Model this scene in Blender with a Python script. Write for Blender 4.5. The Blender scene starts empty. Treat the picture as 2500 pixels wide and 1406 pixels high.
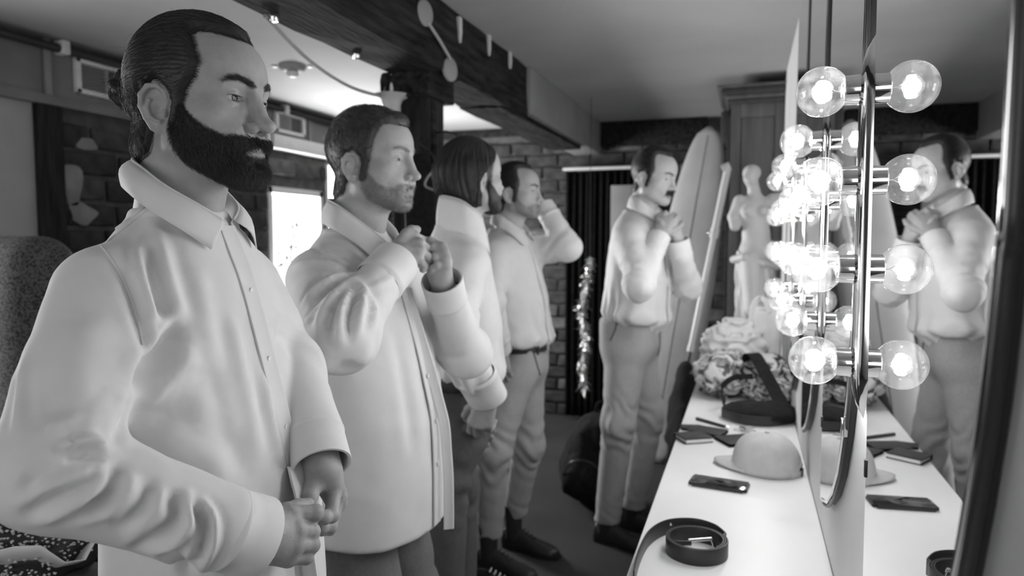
import bpy, bmesh, math, random
import numpy as np
from mathutils import Vector, Matrix
from mathutils.bvhtree import BVHTree

random.seed(7); RNG = np.random.default_rng(7)
PI = math.pi
SC = bpy.context.scene
COL = SC.collection

# ------------------------------------------------------------------ camera
CAM_YAW, CAM_PITCH = math.radians(18.5), math.radians(3.96)
cd = bpy.data.cameras.new('camera'); cam = bpy.data.objects.new('camera', cd); COL.objects.link(cam)
cam.location = (0, 0, 1.41)
cam.rotation_euler = (PI/2 - CAM_PITCH, 0, CAM_YAW)
cd.sensor_width = 36.0; cd.lens = 36.0*1720/2500
cd.clip_start = 0.02
cd.dof.use_dof = True; cd.dof.focus_distance = 1.0; cd.dof.aperture_fstop = 4.0
SC.camera = cam

# ------------------------------------------------------------------ daylight and exposure
w = bpy.data.worlds.new('overcast_sky'); SC.world = w; w.use_nodes = True
w.node_tree.nodes['Background'].inputs[0].default_value = (1, 1, 1, 1)
w.node_tree.nodes['Background'].inputs[1].default_value = 2.2
SC.view_settings.view_transform = 'Standard'; SC.view_settings.look = 'None'
SC.view_settings.exposure = 0.18; SC.view_settings.gamma = 1.0
SC.view_settings.use_curve_mapping = False
try:
    SC.cycles.use_denoising = True
    SC.cycles.max_bounces = 10; SC.cycles.transparent_max_bounces = 16
    SC.cycles.sample_clamp_indirect = 6.0
except Exception: pass

def area_light(name, loc, rot, sx, sy, power):
    l = bpy.data.lights.new(name, 'AREA'); l.shape = 'RECTANGLE'; l.size = sx; l.size_y = sy; l.energy = power
    o = bpy.data.objects.new(name, l); COL.objects.link(o); o.location = loc; o.rotation_euler = rot
    return o
# daylight at the far left window, plus two added lights at unseen openings
area_light('window_daylight', (-3.14, 4.25, 1.45), (0, -PI/2-.38, 0), 0.9, 1.0, 210)
area_light('window_daylight', (-3.12, 1.15, 1.35), (0, -PI/2-.3, 0), 1.2, .9, 24)  # added out of view as rim light on the nearest man's back
area_light('window_daylight', (-1.4, -1.66, 1.45), (-PI/2-.65, 0, 0), 2.4, 1.3, 18)  # added fill behind the camera, tilted up to bounce off the ceiling

# ------------------------------------------------------------------ materials
MATS = {}
def mat(name, v, rough=0.6, metal=0.0, noise=0.0, nscale=20.0, bump=0.0, bscale=None, spec=0.4, sheen=0.0, stretch=None, sss=0.0, detail=4.0):
    m = bpy.data.materials.new(name); m.use_nodes = True; nt = m.node_tree; b = nt.nodes['Principled BSDF']
    b.inputs['Base Color'].default_value = (v, v, v, 1); b.inputs['Roughness'].default_value = rough
    b.inputs['Metallic'].default_value = metal; b.inputs['Specular IOR Level'].default_value = spec
    if sheen: b.inputs['Sheen Weight'].default_value = sheen
    if sss:
        b.inputs['Subsurface Weight'].default_value = sss; b.inputs['Subsurface Radius'].default_value = (.008, .008, .008)
        b.inputs['Subsurface Scale'].default_value = 1.0
    tc = nt.nodes.new('ShaderNodeTexCoord'); mp = nt.nodes.new('ShaderNodeMapping'); nt.links.new(tc.outputs['Object'], mp.inputs[0])
    if stretch: mp.inputs['Scale'].default_value = stretch
    if noise:
        n = nt.nodes.new('ShaderNodeTexNoise'); n.inputs['Scale'].default_value = nscale; n.inputs['Detail'].default_value = detail
        nt.links.new(mp.outputs[0], n.inputs['Vector'])
        r = nt.nodes.new('ShaderNodeValToRGB')
        lo, hi = max(0, v*(1-noise)), min(1, v*(1+noise))
        r.color_ramp.elements[0].color = (lo, lo, lo, 1); r.color_ramp.elements[1].color = (hi, hi, hi, 1)
        r.color_ramp.elements[0].position = .3; r.color_ramp.elements[1].position = .7
        nt.links.new(n.outputs[0], r.inputs[0]); nt.links.new(r.outputs[0], b.inputs['Base Color'])
    if bump:
        n2 = nt.nodes.new('ShaderNodeTexNoise'); n2.inputs['Scale'].default_value = bscale or nscale; n2.inputs['Detail'].default_value = 5
        nt.links.new(mp.outputs[0], n2.inputs['Vector'])
        bp = nt.nodes.new('ShaderNodeBump'); bp.inputs['Strength'].default_value = bump; bp.inputs['Distance'].default_value = 0.01
        nt.links.new(n2.outputs[0], bp.inputs['Height']); nt.links.new(bp.outputs[0], b.inputs['Normal'])
    MATS[name] = m
    return m
def tone_mat(name, rough=0.5, spec=0.3, sss=0.0, bump=0.0, bscale=300.0, noise=0.0):
    """colour comes from the mesh's own 'tone' attribute (skin, beard stubble, lips, print)"""
    m = bpy.data.materials.new(name); m.use_nodes = True; nt = m.node_tree; b = nt.nodes['Principled BSDF']
    a = nt.nodes.new('ShaderNodeAttribute'); a.attribute_name = 'tone'
    src = a.outputs['Color']
    if noise:
        tc = nt.nodes.new('ShaderNodeTexCoord'); n = nt.nodes.new('ShaderNodeTexNoise'); n.inputs['Scale'].default_value = 90; n.inputs['Detail'].default_value = 6
        nt.links.new(tc.outputs['Object'], n.inputs['Vector'])
        mr = nt.nodes.new('ShaderNodeMapRange'); mr.inputs[1].default_value = .3; mr.inputs[2].default_value = .7; mr.inputs[3].default_value = 1-noise; mr.inputs[4].default_value = 1+noise
        nt.links.new(n.outputs[0], mr.inputs[0])
        mx = nt.nodes.new('ShaderNodeMix'); mx.data_type = 'RGBA'; mx.blend_type = 'MULTIPLY'; mx.inputs[0].default_value = 1
        nt.links.new(src, mx.inputs[6]); nt.links.new(mr.outputs[0], mx.inputs[7]); src = mx.outputs[2]
    nt.links.new(src, b.inputs['Base Color'])
    b.inputs['Roughness'].default_value = rough; b.inputs['Specular IOR Level'].default_value = spec
    if sss:
        b.inputs['Subsurface Weight'].default_value = sss; b.inputs['Subsurface Radius'].default_value = (.006, .006, .006); b.inputs['Subsurface Scale'].default_value = 1.0
    if bump:
        tc = nt.nodes.new('ShaderNodeTexCoord'); n2 = nt.nodes.new('ShaderNodeTexNoise'); n2.inputs['Scale'].default_value = bscale; n2.inputs['Detail'].default_value = 4
        nt.links.new(tc.outputs['Object'], n2.inputs['Vector'])
        bp = nt.nodes.new('ShaderNodeBump'); bp.inputs['Strength'].default_value = bump; bp.inputs['Distance'].default_value = 0.002
        nt.links.new(n2.outputs[0], bp.inputs['Height']); nt.links.new(bp.outputs[0], b.inputs['Normal'])
    MATS[name] = m
    return m
def emit_mat(name, strength):
    m = bpy.data.materials.new(name); m.use_nodes = True; nt = m.node_tree; nt.nodes.clear()
    e = nt.nodes.new('ShaderNodeEmission'); e.inputs[1].default_value = strength
    o = nt.nodes.new('ShaderNodeOutputMaterial'); nt.links.new(e.outputs[0], o.inputs[0]); MATS[name] = m; return m
def glass_mat(name, haze=0.06, refl=1.0):
    """thin clear glass: passes light straight, mirrors at grazing angles, a little dusty"""
    m = bpy.data.materials.new(name); m.use_nodes = True; nt = m.node_tree; nt.nodes.clear()
    tr = nt.nodes.new('ShaderNodeBsdfTransparent'); gl = nt.nodes.new('ShaderNodeBsdfGlossy'); gl.inputs['Roughness'].default_value = 0.02
    fr = nt.nodes.new('ShaderNodeFresnel'); ge = nt.nodes.new('ShaderNodeNewGeometry'); ma = nt.nodes.new('ShaderNodeMath'); ma.operation = 'MULTIPLY_ADD'
    ma.inputs[1].default_value = 1/1.5-1.5; ma.inputs[2].default_value = 1.5; nt.links.new(ge.outputs['Backfacing'], ma.inputs[0]); nt.links.new(ma.outputs[0], fr.inputs[0])   # a thin sheet reflects alike on both faces
    mx = nt.nodes.new('ShaderNodeMixShader'); nt.links.new(fr.outputs[0], mx.inputs[0]); nt.links.new(tr.outputs[0], mx.inputs[1]); nt.links.new(gl.outputs[0], mx.inputs[2])
    tl = nt.nodes.new('ShaderNodeBsdfTranslucent'); tl.inputs[0].default_value = (.9, .9, .9, 1)
    tc = nt.nodes.new('ShaderNodeTexCoord'); n = nt.nodes.new('ShaderNodeTexNoise'); n.inputs['Scale'].default_value = 45; n.inputs['Detail'].default_value = 5
    nt.links.new(tc.outputs['Object'], n.inputs['Vector'])
    mr = nt.nodes.new('ShaderNodeMapRange'); mr.inputs[1].default_value = .35; mr.inputs[2].default_value = .7; mr.inputs[3].default_value = haze*.4; mr.inputs[4].default_value = haze*1.6
    nt.links.new(n.outputs[0], mr.inputs[0])
    m2 = nt.nodes.new('ShaderNodeMixShader'); nt.links.new(mr.outputs[0], m2.inputs[0]); nt.links.new(mx.outputs[0], m2.inputs[1]); nt.links.new(tl.outputs[0], m2.inputs[2])
    o = nt.nodes.new('ShaderNodeOutputMaterial'); nt.links.new(m2.outputs[0], o.inputs[0]); MATS[name] = m; return m

mat('plaster', .36, .85, noise=.10, nscale=1.6, bump=.15, bscale=6)
mat('wall_paint', .60, .7, noise=.05, nscale=3)
mat('back_paint', .42, .8, noise=.1, nscale=3)
mat('floor_concrete', .032, .75, noise=.25, nscale=2.5, bump=.1, bscale=30)
mat('timber', .020, .9, spec=.1, noise=.75, nscale=5, stretch=(9, 1.2, 9), bump=.7, bscale=9, detail=7)
mat('timber_post', .024, .85, spec=.15, noise=.5, nscale=5, stretch=(9, 9, 1.0), bump=.5, bscale=9, detail=7)
mat('painted_beam', .26, .6, noise=.12, nscale=4)
mat('header_board', .19, .65, noise=.15, nscale=6, stretch=(1, 1, 1))
mat('dark_stone', .032, .85, noise=.5, nscale=14, bump=.5, bscale=40)
mat('mid_stone', .055, .85, noise=.5, nscale=14, bump=.5, bscale=40)
mat('pale_stone', .10, .85, noise=.4, nscale=14, bump=.5, bscale=40)
mat('mortar', .085, .95, noise=.35, nscale=12, bump=.5, bscale=40)
mat('mortar_dark', .075, .95, noise=.35, nscale=12, bump=.5, bscale=40)
mat('white_trim', .78, .5, noise=.04)
mat('vent_metal', .35, .5)
mat('white_laminate', .78, .48, noise=.03, nscale=5, spec=.5)
mat('chrome', .78, .09, metal=1.0)
mat('mirror_silver', .86, .012, metal=1.0)
mat('black_metal', .03, .35, spec=.5)
mat('black_plastic', .018, .35, spec=.5)
mat('black_fabric', .014, .9, spec=.15, noise=.3, nscale=60, bump=.2)
mat('black_leather', .02, .42, spec=.5, bump=.1, bscale=200)
mat('brass', .5, .25, metal=1.0)
mat('cabinet_wood', .115, .5, noise=.22, nscale=4, stretch=(6, 6, .6), bump=.1, bscale=8)
mat('cabinet_dark', .05, .5, noise=.3, nscale=4, stretch=(6, 6, .6))
mat('marble', .54, .55, noise=.06, nscale=9, bump=.05, sss=0.0)
mat('plaster_white', .78, .6)
mat('board_foam', .34, .55, noise=.14, nscale=3)
mat('pole_white', .62, .35)
mat('curtain_dark', .007, .95, spec=.03, noise=.3, nscale=30)
mat('cap_cotton', .50, .85, noise=.07, nscale=30, bump=.15, bscale=350)
mat('screen_black', .012, .06, spec=.6)
mat('leaf', .03, .6)
mat('petal', .6, .7)
mat('paper', .72, .7)
mat('wood_dark', .05, .5, noise=.4, nscale=4, stretch=(1, 9, 9))
mat('lamp_ceramic', .46, .5)
mat('cable', .33, .6)
mat('shirt', .74, .75, noise=.02, nscale=30, sheen=.1, bump=.06, bscale=900)
mat('shirt_button', .82, .35, spec=.6)
mat('trousers_dark', .10, .9, noise=.1, nscale=120, bump=.1, bscale=500)
mat('trousers_mid', .16, .9, noise=.1, nscale=120, bump=.1, bscale=500)
mat('trousers_pale', .42, .9, noise=.08, nscale=120, bump=.1, bscale=500)
mat('hair_dark', .016, .55, spec=.5)
mat('hair_mid', .04, .5, spec=.45)
mat('hair_brown', .055, .45, spec=.4)
mat('stubble', .16, .6, spec=.3)
mat('hair_fair', .12, .5, spec=.4)
mat('sock', .02, .95)
tone_mat('skin', .46, .35, sss=.12, bump=.25, bscale=700, noise=.06)
tone_mat('eye', .08, .6)
tone_mat('print', .8, .2)
emit_mat('filament', 60.0)
glass_mat("bulb_glass", .016)
glass_mat('window_glass', .0)

# ------------------------------------------------------------------ object helpers
def tag(o, label=None, cat=None, group=None, kind=None):
    if label: o['label'] = label
    if cat: o['category'] = cat
    if group: o['group'] = group
    if kind: o['kind'] = kind
    return o
def empty(name, loc, rz=0.0, label=None, cat=None, group=None):
    o = bpy.data.objects.new(name, None); COL.objects.link(o); o.location = loc; o.rotation_euler = (0, 0, rz); o.empty_display_size = .05
    return tag(o, label, cat, group)
def link(name, me, m=None, parent=None, loc=None, rot=None):
    """mesh coordinates are world coordinates unless loc/rot is given; a parent keeps the child's world place"""
    o = bpy.data.objects.new(name, me); COL.objects.link(o)
    if m is not None and len(me.materials) == 0: me.materials.append(MATS[m] if isinstance(m, str) else m)
    if loc is not None: o.location = loc
    if rot is not None: o.rotation_euler = rot
    if parent is not None:
        o.parent = parent
        o.matrix_parent_inverse = wm(parent).inverted()
    return o
def wm(o):
    M = Matrix.LocRotScale(o.location, o.rotation_euler, o.scale)
    return (wm(o.parent) @ o.matrix_parent_inverse @ M) if o.parent else M
def smooth(me, on=True):
    me.polygons.foreach_set('use_smooth', [on]*len(me.polygons)); me.update(); return me
def bm_mesh(name, bm, sm=False, angle=None):
    me = bpy.data.meshes.new(name); bmesh.ops.recalc_face_normals(bm, faces=bm.faces); bm.to_mesh(me); bm.free()
    if sm: smooth(me)
    if angle is not None:
        smooth(me); me.set_sharp_from_angle(angle=angle)
    return me
def np_mesh(name, V, Fq, tone=None, sm=True):
    V = np.asarray(V, np.float32); Fq = np.asarray(Fq, np.int32); k = Fq.shape[1]
    me = bpy.data.meshes.new(name)
    me.vertices.add(len(V)); me.vertices.foreach_set('co', V.ravel())
    me.loops.add(Fq.size); me.loops.foreach_set('vertex_index', Fq.ravel())
    me.polygons.add(len(Fq)); me.polygons.foreach_set('loop_start', np.arange(0, Fq.size, k, dtype=np.int32))
    me.polygons.foreach_set('use_smooth', np.full(len(Fq), sm))
    me.update(calc_edges=True)
    if tone is not None: set_tone(me, tone)
    return me
def set_tone(me, t):
    a = me.color_attributes.new('tone', 'FLOAT_COLOR', 'POINT'); t = np.asarray(t, np.float32)
    c = np.ones((len(t), 4), np.float32); c[:, :3] = t[:, None]; a.data.foreach_set('color', c.ravel())
def box(bm, lo, hi, M=None):
    r = bmesh.ops.create_cube(bm, size=1.0)
    s = Vector(hi)-Vector(lo); c = (Vector(hi)+Vector(lo))/2
    T = Matrix.Translation(c) @ Matrix.Diagonal((s.x, s.y, s.z, 1))
    bmesh.ops.transform(bm, matrix=(M @ T) if M is not None else T, verts=r['verts']); return r['verts']
def box_mesh(name, lo, hi, bev=0.0, seg=2, M=None):
    bm = bmesh.new(); box(bm, lo, hi, M)
    if bev: bmesh.ops.bevel(bm, geom=bm.edges[:], offset=bev, segments=seg, affect='EDGES', profile=.6)
    return bm_mesh(name, bm, angle=math.radians(35) if bev else None)
def boxo(name, lo, hi, m, parent=None, bev=0.0, M=None):
    return link(name, box_mesh(name, lo, hi, bev, M=M), m, parent)
def tube(name, pts, r, seg=10, caps=True, closed=False):
    pts = np.asarray(pts, float); n = len(pts); r = np.full(n, r) if np.isscalar(r) else np.asarray(r, float)
    V = []; up = None
    for i in range(n):
        a = pts[(i-1) % n] if closed else pts[max(i-1, 0)]; b = pts[(i+1) % n] if closed else pts[min(i+1, n-1)]
        t = (b-a)/(np.linalg.norm(b-a)+1e-12)
        if up is None:
            up = np.cross(t, [0, 0, 1.]) if abs(t[2]) < .9 else np.cross(t, [1., 0, 0])
        up = up - t*(up@t); up /= np.linalg.norm(up)+1e-12; s = np.cross(t, up)
        for k in range(seg):
            th = 2*PI*k/seg; V.append(pts[i]+r[i]*(up*math.cos(th)+s*math.sin(th)))
    F = []
    for i in range(n if closed else n-1):
        j = (i+1) % n
        for k in range(seg):
            F.append((i*seg+k, i*seg+(k+1) % seg, j*seg+(k+1) % seg, j*seg+k))
    me = bpy.data.meshes.new(name); faces = list(F)
    if caps and not closed: faces += [tuple(range(seg))[::-1], tuple((n-1)*seg+k for k in range(seg))]
    me.from_pydata([tuple(v) for v in V], [], faces); smooth(me); me.set_sharp_from_angle(angle=math.radians(60)); return me
def lathe(name, prof, axis=(0, 0, 1), org=(0, 0, 0), seg=32, ang=45):
    """prof: (radius, height) pairs turned about axis"""
    ax = Vector(axis).normalized(); q = Vector((0, 0, 1)).rotation_difference(ax); V = []; F = []; n = len(prof)
    for (r, h) in prof:
        for k in range(seg):
            t = 2*PI*k/seg; V.append(Vector(org)+q @ Vector((r*math.cos(t), r*math.sin(t), h)))
    for i in range(n-1):
        for k in range(seg): F.append((i*seg+k, i*seg+(k+1) % seg, (i+1)*seg+(k+1) % seg, (i+1)*seg+k))
    if prof[0][0] > 1e-6: F.append(tuple(range(seg))[::-1])
    if prof[-1][0] > 1e-6: F.append(tuple((n-1)*seg+k for k in range(seg)))
    me = bpy.data.meshes.new(name); me.from_pydata([tuple(v) for v in V], [], F)
    bm = bmesh.new(); bm.from_mesh(me); bmesh.ops.remove_doubles(bm, verts=bm.verts, dist=1e-6); bmesh.ops.recalc_face_normals(bm, faces=bm.faces); bm.to_mesh(me); bm.free()
    smooth(me); me.set_sharp_from_angle(angle=math.radians(ang)); return me
def prism(name, poly, axis, lo, hi, bev=0.0):
    """poly: 2-D outline in the two axes other than `axis`, extruded from lo to hi"""
    bm = bmesh.new(); ix = [i for i in range(3) if i != axis]
    def P(p, h):
        c = [0, 0, 0]; c[ix[0]], c[ix[1]], c[axis] = p[0], p[1], h; return c
    a = [bm.verts.new(P(p, lo)) for p in poly]; b = [bm.verts.new(P(p, hi)) for p in poly]
    bm.faces.new(a); bm.faces.new(b[::-1]); n = len(poly)
    for i in range(n): bm.faces.new((a[i], b[i], b[(i+1) % n], a[(i+1) % n]))
    if bev: bmesh.ops.bevel(bm, geom=bm.edges[:], offset=bev, segments=2, affect='EDGES', profile=.6)
    return bm_mesh(name, bm, angle=math.radians(35))
def spline(pts, n, closed=False):
    P = np.asarray(pts, float); m = len(P); out = []
    segs = m if closed else m-1
    for i in range(segs):
        p0, p1, p2, p3 = [P[(i+k) % m] if closed else P[min(max(i+k, 0), m-1)] for k in (-1, 0, 1, 2)]
        for t in np.linspace(0, 1, n, endpoint=False):
            out.append(.5*((2*p1)+(-p0+p2)*t+(2*p0-5*p1+4*p2-p3)*t*t+(-p0+3*p1-3*p2+p3)*t**3))
    if not closed: out.append(P[-1])
    return np.array(out)
# ------------------------------------------------------------------ the room
ROOM_X0, ROOM_X1, ROOM_Y0, ROOM_Y1, CEIL = -3.0, .174, -1.6, 5.45, 2.3
def struct(o): o['kind'] = 'structure'; return o
struct(boxo('floor', (-3.3, -1.8, -.12), (.45, 5.7, 0), 'floor_concrete'))
struct(boxo('ceiling', (-3.3, -1.8, CEIL), (.45, 5.7, CEIL+.1), 'plaster'))
struct(boxo('wall_right', (ROOM_X1, -1.8, 0), (.40, 5.7, CEIL), 'wall_paint'))
wall_far = struct(boxo('wall_far', (-3.3, ROOM_Y1, 0), (ROOM_X1, 5.7, CEIL), 'mortar_dark'))
# left wall: built round its three window openings
def holed_wall(name, m, fixed, y0, y1, holes, th, along='Y'):
    """boxes between sorted openings (a0, a1, z0, z1)"""
    bm = bmesh.new(); a = y0
    def B(a0, a1, z0, z1):
        if a1-a0 < 1e-4 or z1-z0 < 1e-4: return
        if along == 'Y': box(bm, (min(fixed, fixed+th), a0, z0), (max(fixed, fixed+th), a1, z1))
        else: box(bm, (a0, min(fixed, fixed+th), z0), (a1, max(fixed, fixed+th), z1))
    for (h0, h1, z0, z1) in holes:
        B(a, h0, 0, CEIL); B(h0, h1, 0, z0); B(h0, h1, z1, CEIL); a = h1
    B(a, y1, 0, CEIL)
    return link(name, bm_mesh(name, bm), m)
LWIN = [(.70, 1.60, .75, 2.0), (3.90, 4.53, 1.05, 1.76), (4.58, 4.80, .55, 1.99)]
wall_left = struct(holed_wall('wall_left', 'mortar', ROOM_X0, -1.8, 5.7, LWIN, -.10))
wall_back = struct(holed_wall('wall_back', 'back_paint', ROOM_Y0, -3.3, .2, [(-2.6, -.25, .8, 2.1)], -.15, along='X'))
def window(idx, plane, a0, a1, z0, z1, along='Y', mull=0, rail=True, fw=.05):
    """white sash frame with real panes, set in the opening"""
    root = struct(empty('window_%d' % idx, (plane-.1, (a0+a1)/2, z0) if along == 'Y' else ((a0+a1)/2, plane-.06, z0)))
    def bx(nm, p0, p1, q0, q1, d0, d1, m, bev=.004):
        if along == 'Y': return boxo(nm, (plane+d0, p0, q0), (plane+d1, p1, q1), m, root, bev)
        return boxo(nm, (p0, plane+d0, q0), (p1, plane+d1, q1), m, root, bev)
    bx('frame_side', a0, a0+fw, z0, z1, -.095, .012, 'white_trim'); bx('frame_side', a1-fw, a1, z0, z1, -.095, .012, 'white_trim')
    bx('frame_rail', a0, a1, z0, z0+fw, -.095, .03, 'white_trim'); bx('frame_rail', a0, a1, z1-fw, z1, -.095, .012, 'white_trim')
    zs = [z0+fw, (z0+z1)/2, z1-fw] if rail else [z0+fw, z1-fw]
    if rail: bx('meeting_rail', a0+fw, a1-fw, (z0+z1)/2-.018, (z0+z1)/2+.018, -.085, -.05, 'white_trim')
    ys = np.linspace(a0+fw, a1-fw, mull+2)
    for y in ys[1:-1]: bx('glazing_bar', y-.012, y+.012, z0+fw, z1-fw, -.085, -.05, 'white_trim')
    for i in range(len(ys)-1):
        for j in range(len(zs)-1): bx('pane', ys[i], ys[i+1], zs[j], zs[j+1], -.078, -.074, 'window_glass', 0)
    return root
window(1, ROOM_X0, 3.90, 4.53, 1.05, 1.76, fw=.045, rail=False)
window(2, ROOM_X0, 4.58, 4.80, .55, 1.99, fw=.03, rail=False)
window(3, ROOM_X0, .70, 1.60, .75, 2.0, mull=1)  # unseen window, added to carry the rim light
window(4, ROOM_Y0, -2.6, -.25, .8, 2.1, along='X', mull=2)  # unseen rear window, added to let fill light in

# stones and bricks: each its own piece, sharing a few meshes
def stone_mesh(L, H, D, seed):
    rr = random.Random(seed); bm = bmesh.new(); box(bm, (-D/2, -L/2, -H/2), (D/2, L/2, H/2))
    for v in bm.verts:
        v.co += Vector((rr.uniform(-.003, .004), rr.uniform(-.009, .009), rr.uniform(-.006, .006)))
    bmesh.ops.bevel(bm, geom=bm.edges[:], offset=.007, segments=1, affect='EDGES')
    return bm_mesh('stone', bm, sm=False)
STONES = {}
def stone(name, parent, L, H, m, loc, rz, v):
    key = (round(L, 2), round(H, 3), m, v)
    if key not in STONES:
        me = stone_mesh(key[0], H, .05, hash(key) % 999); me.materials.append(MATS[m]); STONES[key] = me
    o = bpy.data.objects.new(name, STONES[key]); COL.objects.link(o); o.location = loc; o.rotation_euler = (0, 0, rz)
    o.parent = parent; o.matrix_parent_inverse = wm(parent).inverted(); return o
rr = random.Random(3)
def pickm(p):
    q = rr.random(); return 'dark_stone' if q < p else ('mid_stone' if q < p+.3*(1-p)+.05 else 'pale_stone')
z = .0; H = .122
while z+H < 2.03:
    y = 2.43 - rr.uniform(0, .2)
    while y < 5.42:
        L = rr.choice([.24, .32, .38, .46]); a0, a1 = max(y, 2.43), min(y+L, 5.43)
        segs = [(a0, a1)]                   # stones are cut to fit round the openings
        for (h0, h1, z0, z1) in LWIN:
            if z+H > z0-.02 and z < z1+.02:
                segs = [s for (p, q) in segs for s in ((p, min(q, h0-.012)), (max(p, h1+.012), q)) if s[1]-s[0] > .05]
        for (p, q) in segs:
            if q-p > .05: stone('stone', wall_left, q-p-.022, H-.022, pickm(.62), (ROOM_X0-.008+rr.uniform(0, .008), (p+q)/2, z+H/2), 0, rr.randrange(3))
        y += L
    z += H
# pale mortar smeared over the stones by the corner post
for k, (y0, zz, ry, rz_) in enumerate([(2.475, 1.66, .05, .12), (2.52, 1.53, .07, .05), (2.49, 1.18, .055, .11), (2.56, 1.86, .05, .035)]):
    pts = [(y0+ry*math.cos(t)*(1+.28*math.sin(3*t+k)), zz+rz_*math.sin(t)*(1+.22*math.cos(2*t+k*2))) for t in np.linspace(0, 2*PI, 22, endpoint=False)]
    link('mortar_patch', prism('mortar_patch', pts, 0, ROOM_X0-.01, ROOM_X0+.026, .004), mat('mortar_pale%d' % k, .24, .9, noise=.2, nscale=9, bump=.3), wall_left)
z = .0; H = .099; row = 0
while z+H <= 2.2:
    x = -3.0 - (.13 if row % 2 else 0)
    while x < -.1:
        L = .262; a0, a1 = max(x, -2.99), min(x+L, -.05)
        if a1-a0 > .06:
            stone('brick', wall_far, a1-a0-.016, H-.018, pickm(.8), ((a0+a1)/2, ROOM_Y1-.006+rr.uniform(-.006, .004), z+H/2), PI/2, rr.randrange(3))
        x += L
    z += H; row += 1
boxo('lintel', (-1.13, 5.36, 2.115), (-.30, 5.5, 2.296), 'timber', wall_far, .008)
boxo('top_board', (-2.95, 5.41, 2.235), (-1.14, 5.5, 2.297), 'timber', wall_far, .004)

# boards along the top of the left wall
hd = struct(empty('trim_1', (ROOM_X0+.03, 3.6, 2.03)))
for (a0, a1) in [(-1.6, 1.1), (1.1, 2.345), (2.365, 3.1), (3.1, 4.32), (4.335, 5.44)]:
    boxo('board', (ROOM_X0-.02, a0+.003, 2.05), (ROOM_X0+.035, a1-.003, 2.292), 'header_board', hd, .003)
boxo('lower_rail', (ROOM_X0-.02, -1.6, 2.005), (ROOM_X0+.055, 3.86, 2.05), 'header_board', hd, .004)
boxo('batten', (ROOM_X0+.03, 2.345, 2.05), (ROOM_X0+.05, 2.375, 2.292), 'painted_beam', hd, .002)
boxo('batten', (ROOM_X0+.03, 4.315, 2.09), (ROOM_X0+.05, 4.345, 2.292), 'painted_beam', hd, .002)
struct(boxo('trim_2', (ROOM_X0-.01, 3.86, 2.0), (ROOM_X0+.10, 4.84, 2.088), 'white_trim', None, .004))
# smooth panel and black corner post at the near end of the left wall
struct(boxo('trim_3', (ROOM_X0-.02, 1.66, 0), (ROOM_X0+.02, 2.30, 2.005), 'back_paint', None, .004))
struct(boxo('trim_4', (ROOM_X0-.02, 2.30, 0), (ROOM_X0+.05, 2.42, 2.005), 'timber_post', None, .006))
# conduit under the ceiling
c = empty('conduit_pipe', (ROOM_X0+.06, 3.5, 2.26), 0, 'black pipe running along the ceiling edge above the wall boards', 'pipe')
link('pipe', tube('pipe', [(ROOM_X0+.065, y, 2.262+.003*math.sin(y*2)) for y in np.linspace(-1.5, 5.4, 24)], .02), 'black_metal', c)
for y in (.9, 2.40, 4.0): boxo('clip', (ROOM_X0+.03, y, 2.235), (ROOM_X0+.095, y+.035, 2.296), 'white_trim', c, .004)
# two vents in the boards
def vent(y0, y1, z0, z1, label):
    v = empty('wall_vent', (ROOM_X0+.035, (y0+y1)/2, z0), 0, label, 'vent', 'vents in the wall boards')
    x0, x1 = ROOM_X0+.036, ROOM_X0+.06; f = .026
    boxo('frame_side', (x0, y0, z0), (x1, y0+f, z1), 'white_trim', v, .003); boxo('frame_side', (x0, y1-f, z0), (x1, y1, z1), 'white_trim', v, .003)
    boxo('frame_rail', (x0, y0, z0), (x1, y1, z0+f*.8), 'white_trim', v, .003); boxo('frame_rail', (x0, y0, z1-f*.8), (x1, y1, z1), 'white_trim', v, .003)
    boxo('backing', (x0, y0+.01, z0+.01), (x0+.004, y1-.01, z1-.01), 'black_metal', v)
    ym = (y0+y1)/2
    boxo('divider', (x0, ym-.006, z0+f*.7), (x0+.018, ym+.006, z1-f*.7), 'vent_metal', v, .002)
    for (a, b) in ((y0+f, ym-.006), (ym+.006, y1-f)):
        n = 9
        for k in range(n):
            zz = z0+f*.8+(z1-z0-1.6*f)*(k+.5)/n
            M = Matrix.Translation((x0+.010, (a+b)/2, zz)) @ Matrix.Rotation(math.radians(50 if a < ym-.02 else 20), 4, 'Y')
            link('slat', box_mesh('slat', (-.006, -(b-a)/2, -.0012), (.006, (b-a)/2, .0012), M=M), 'vent_metal', v)
vent(2.49, 2.83, 2.085, 2.245, 'white framed louvre vent behind the bearded man with the hair bun')
vent(3.94, 4.26, 2.115, 2.255, 'white framed louvre vent above the white ledge and bright window')

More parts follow.
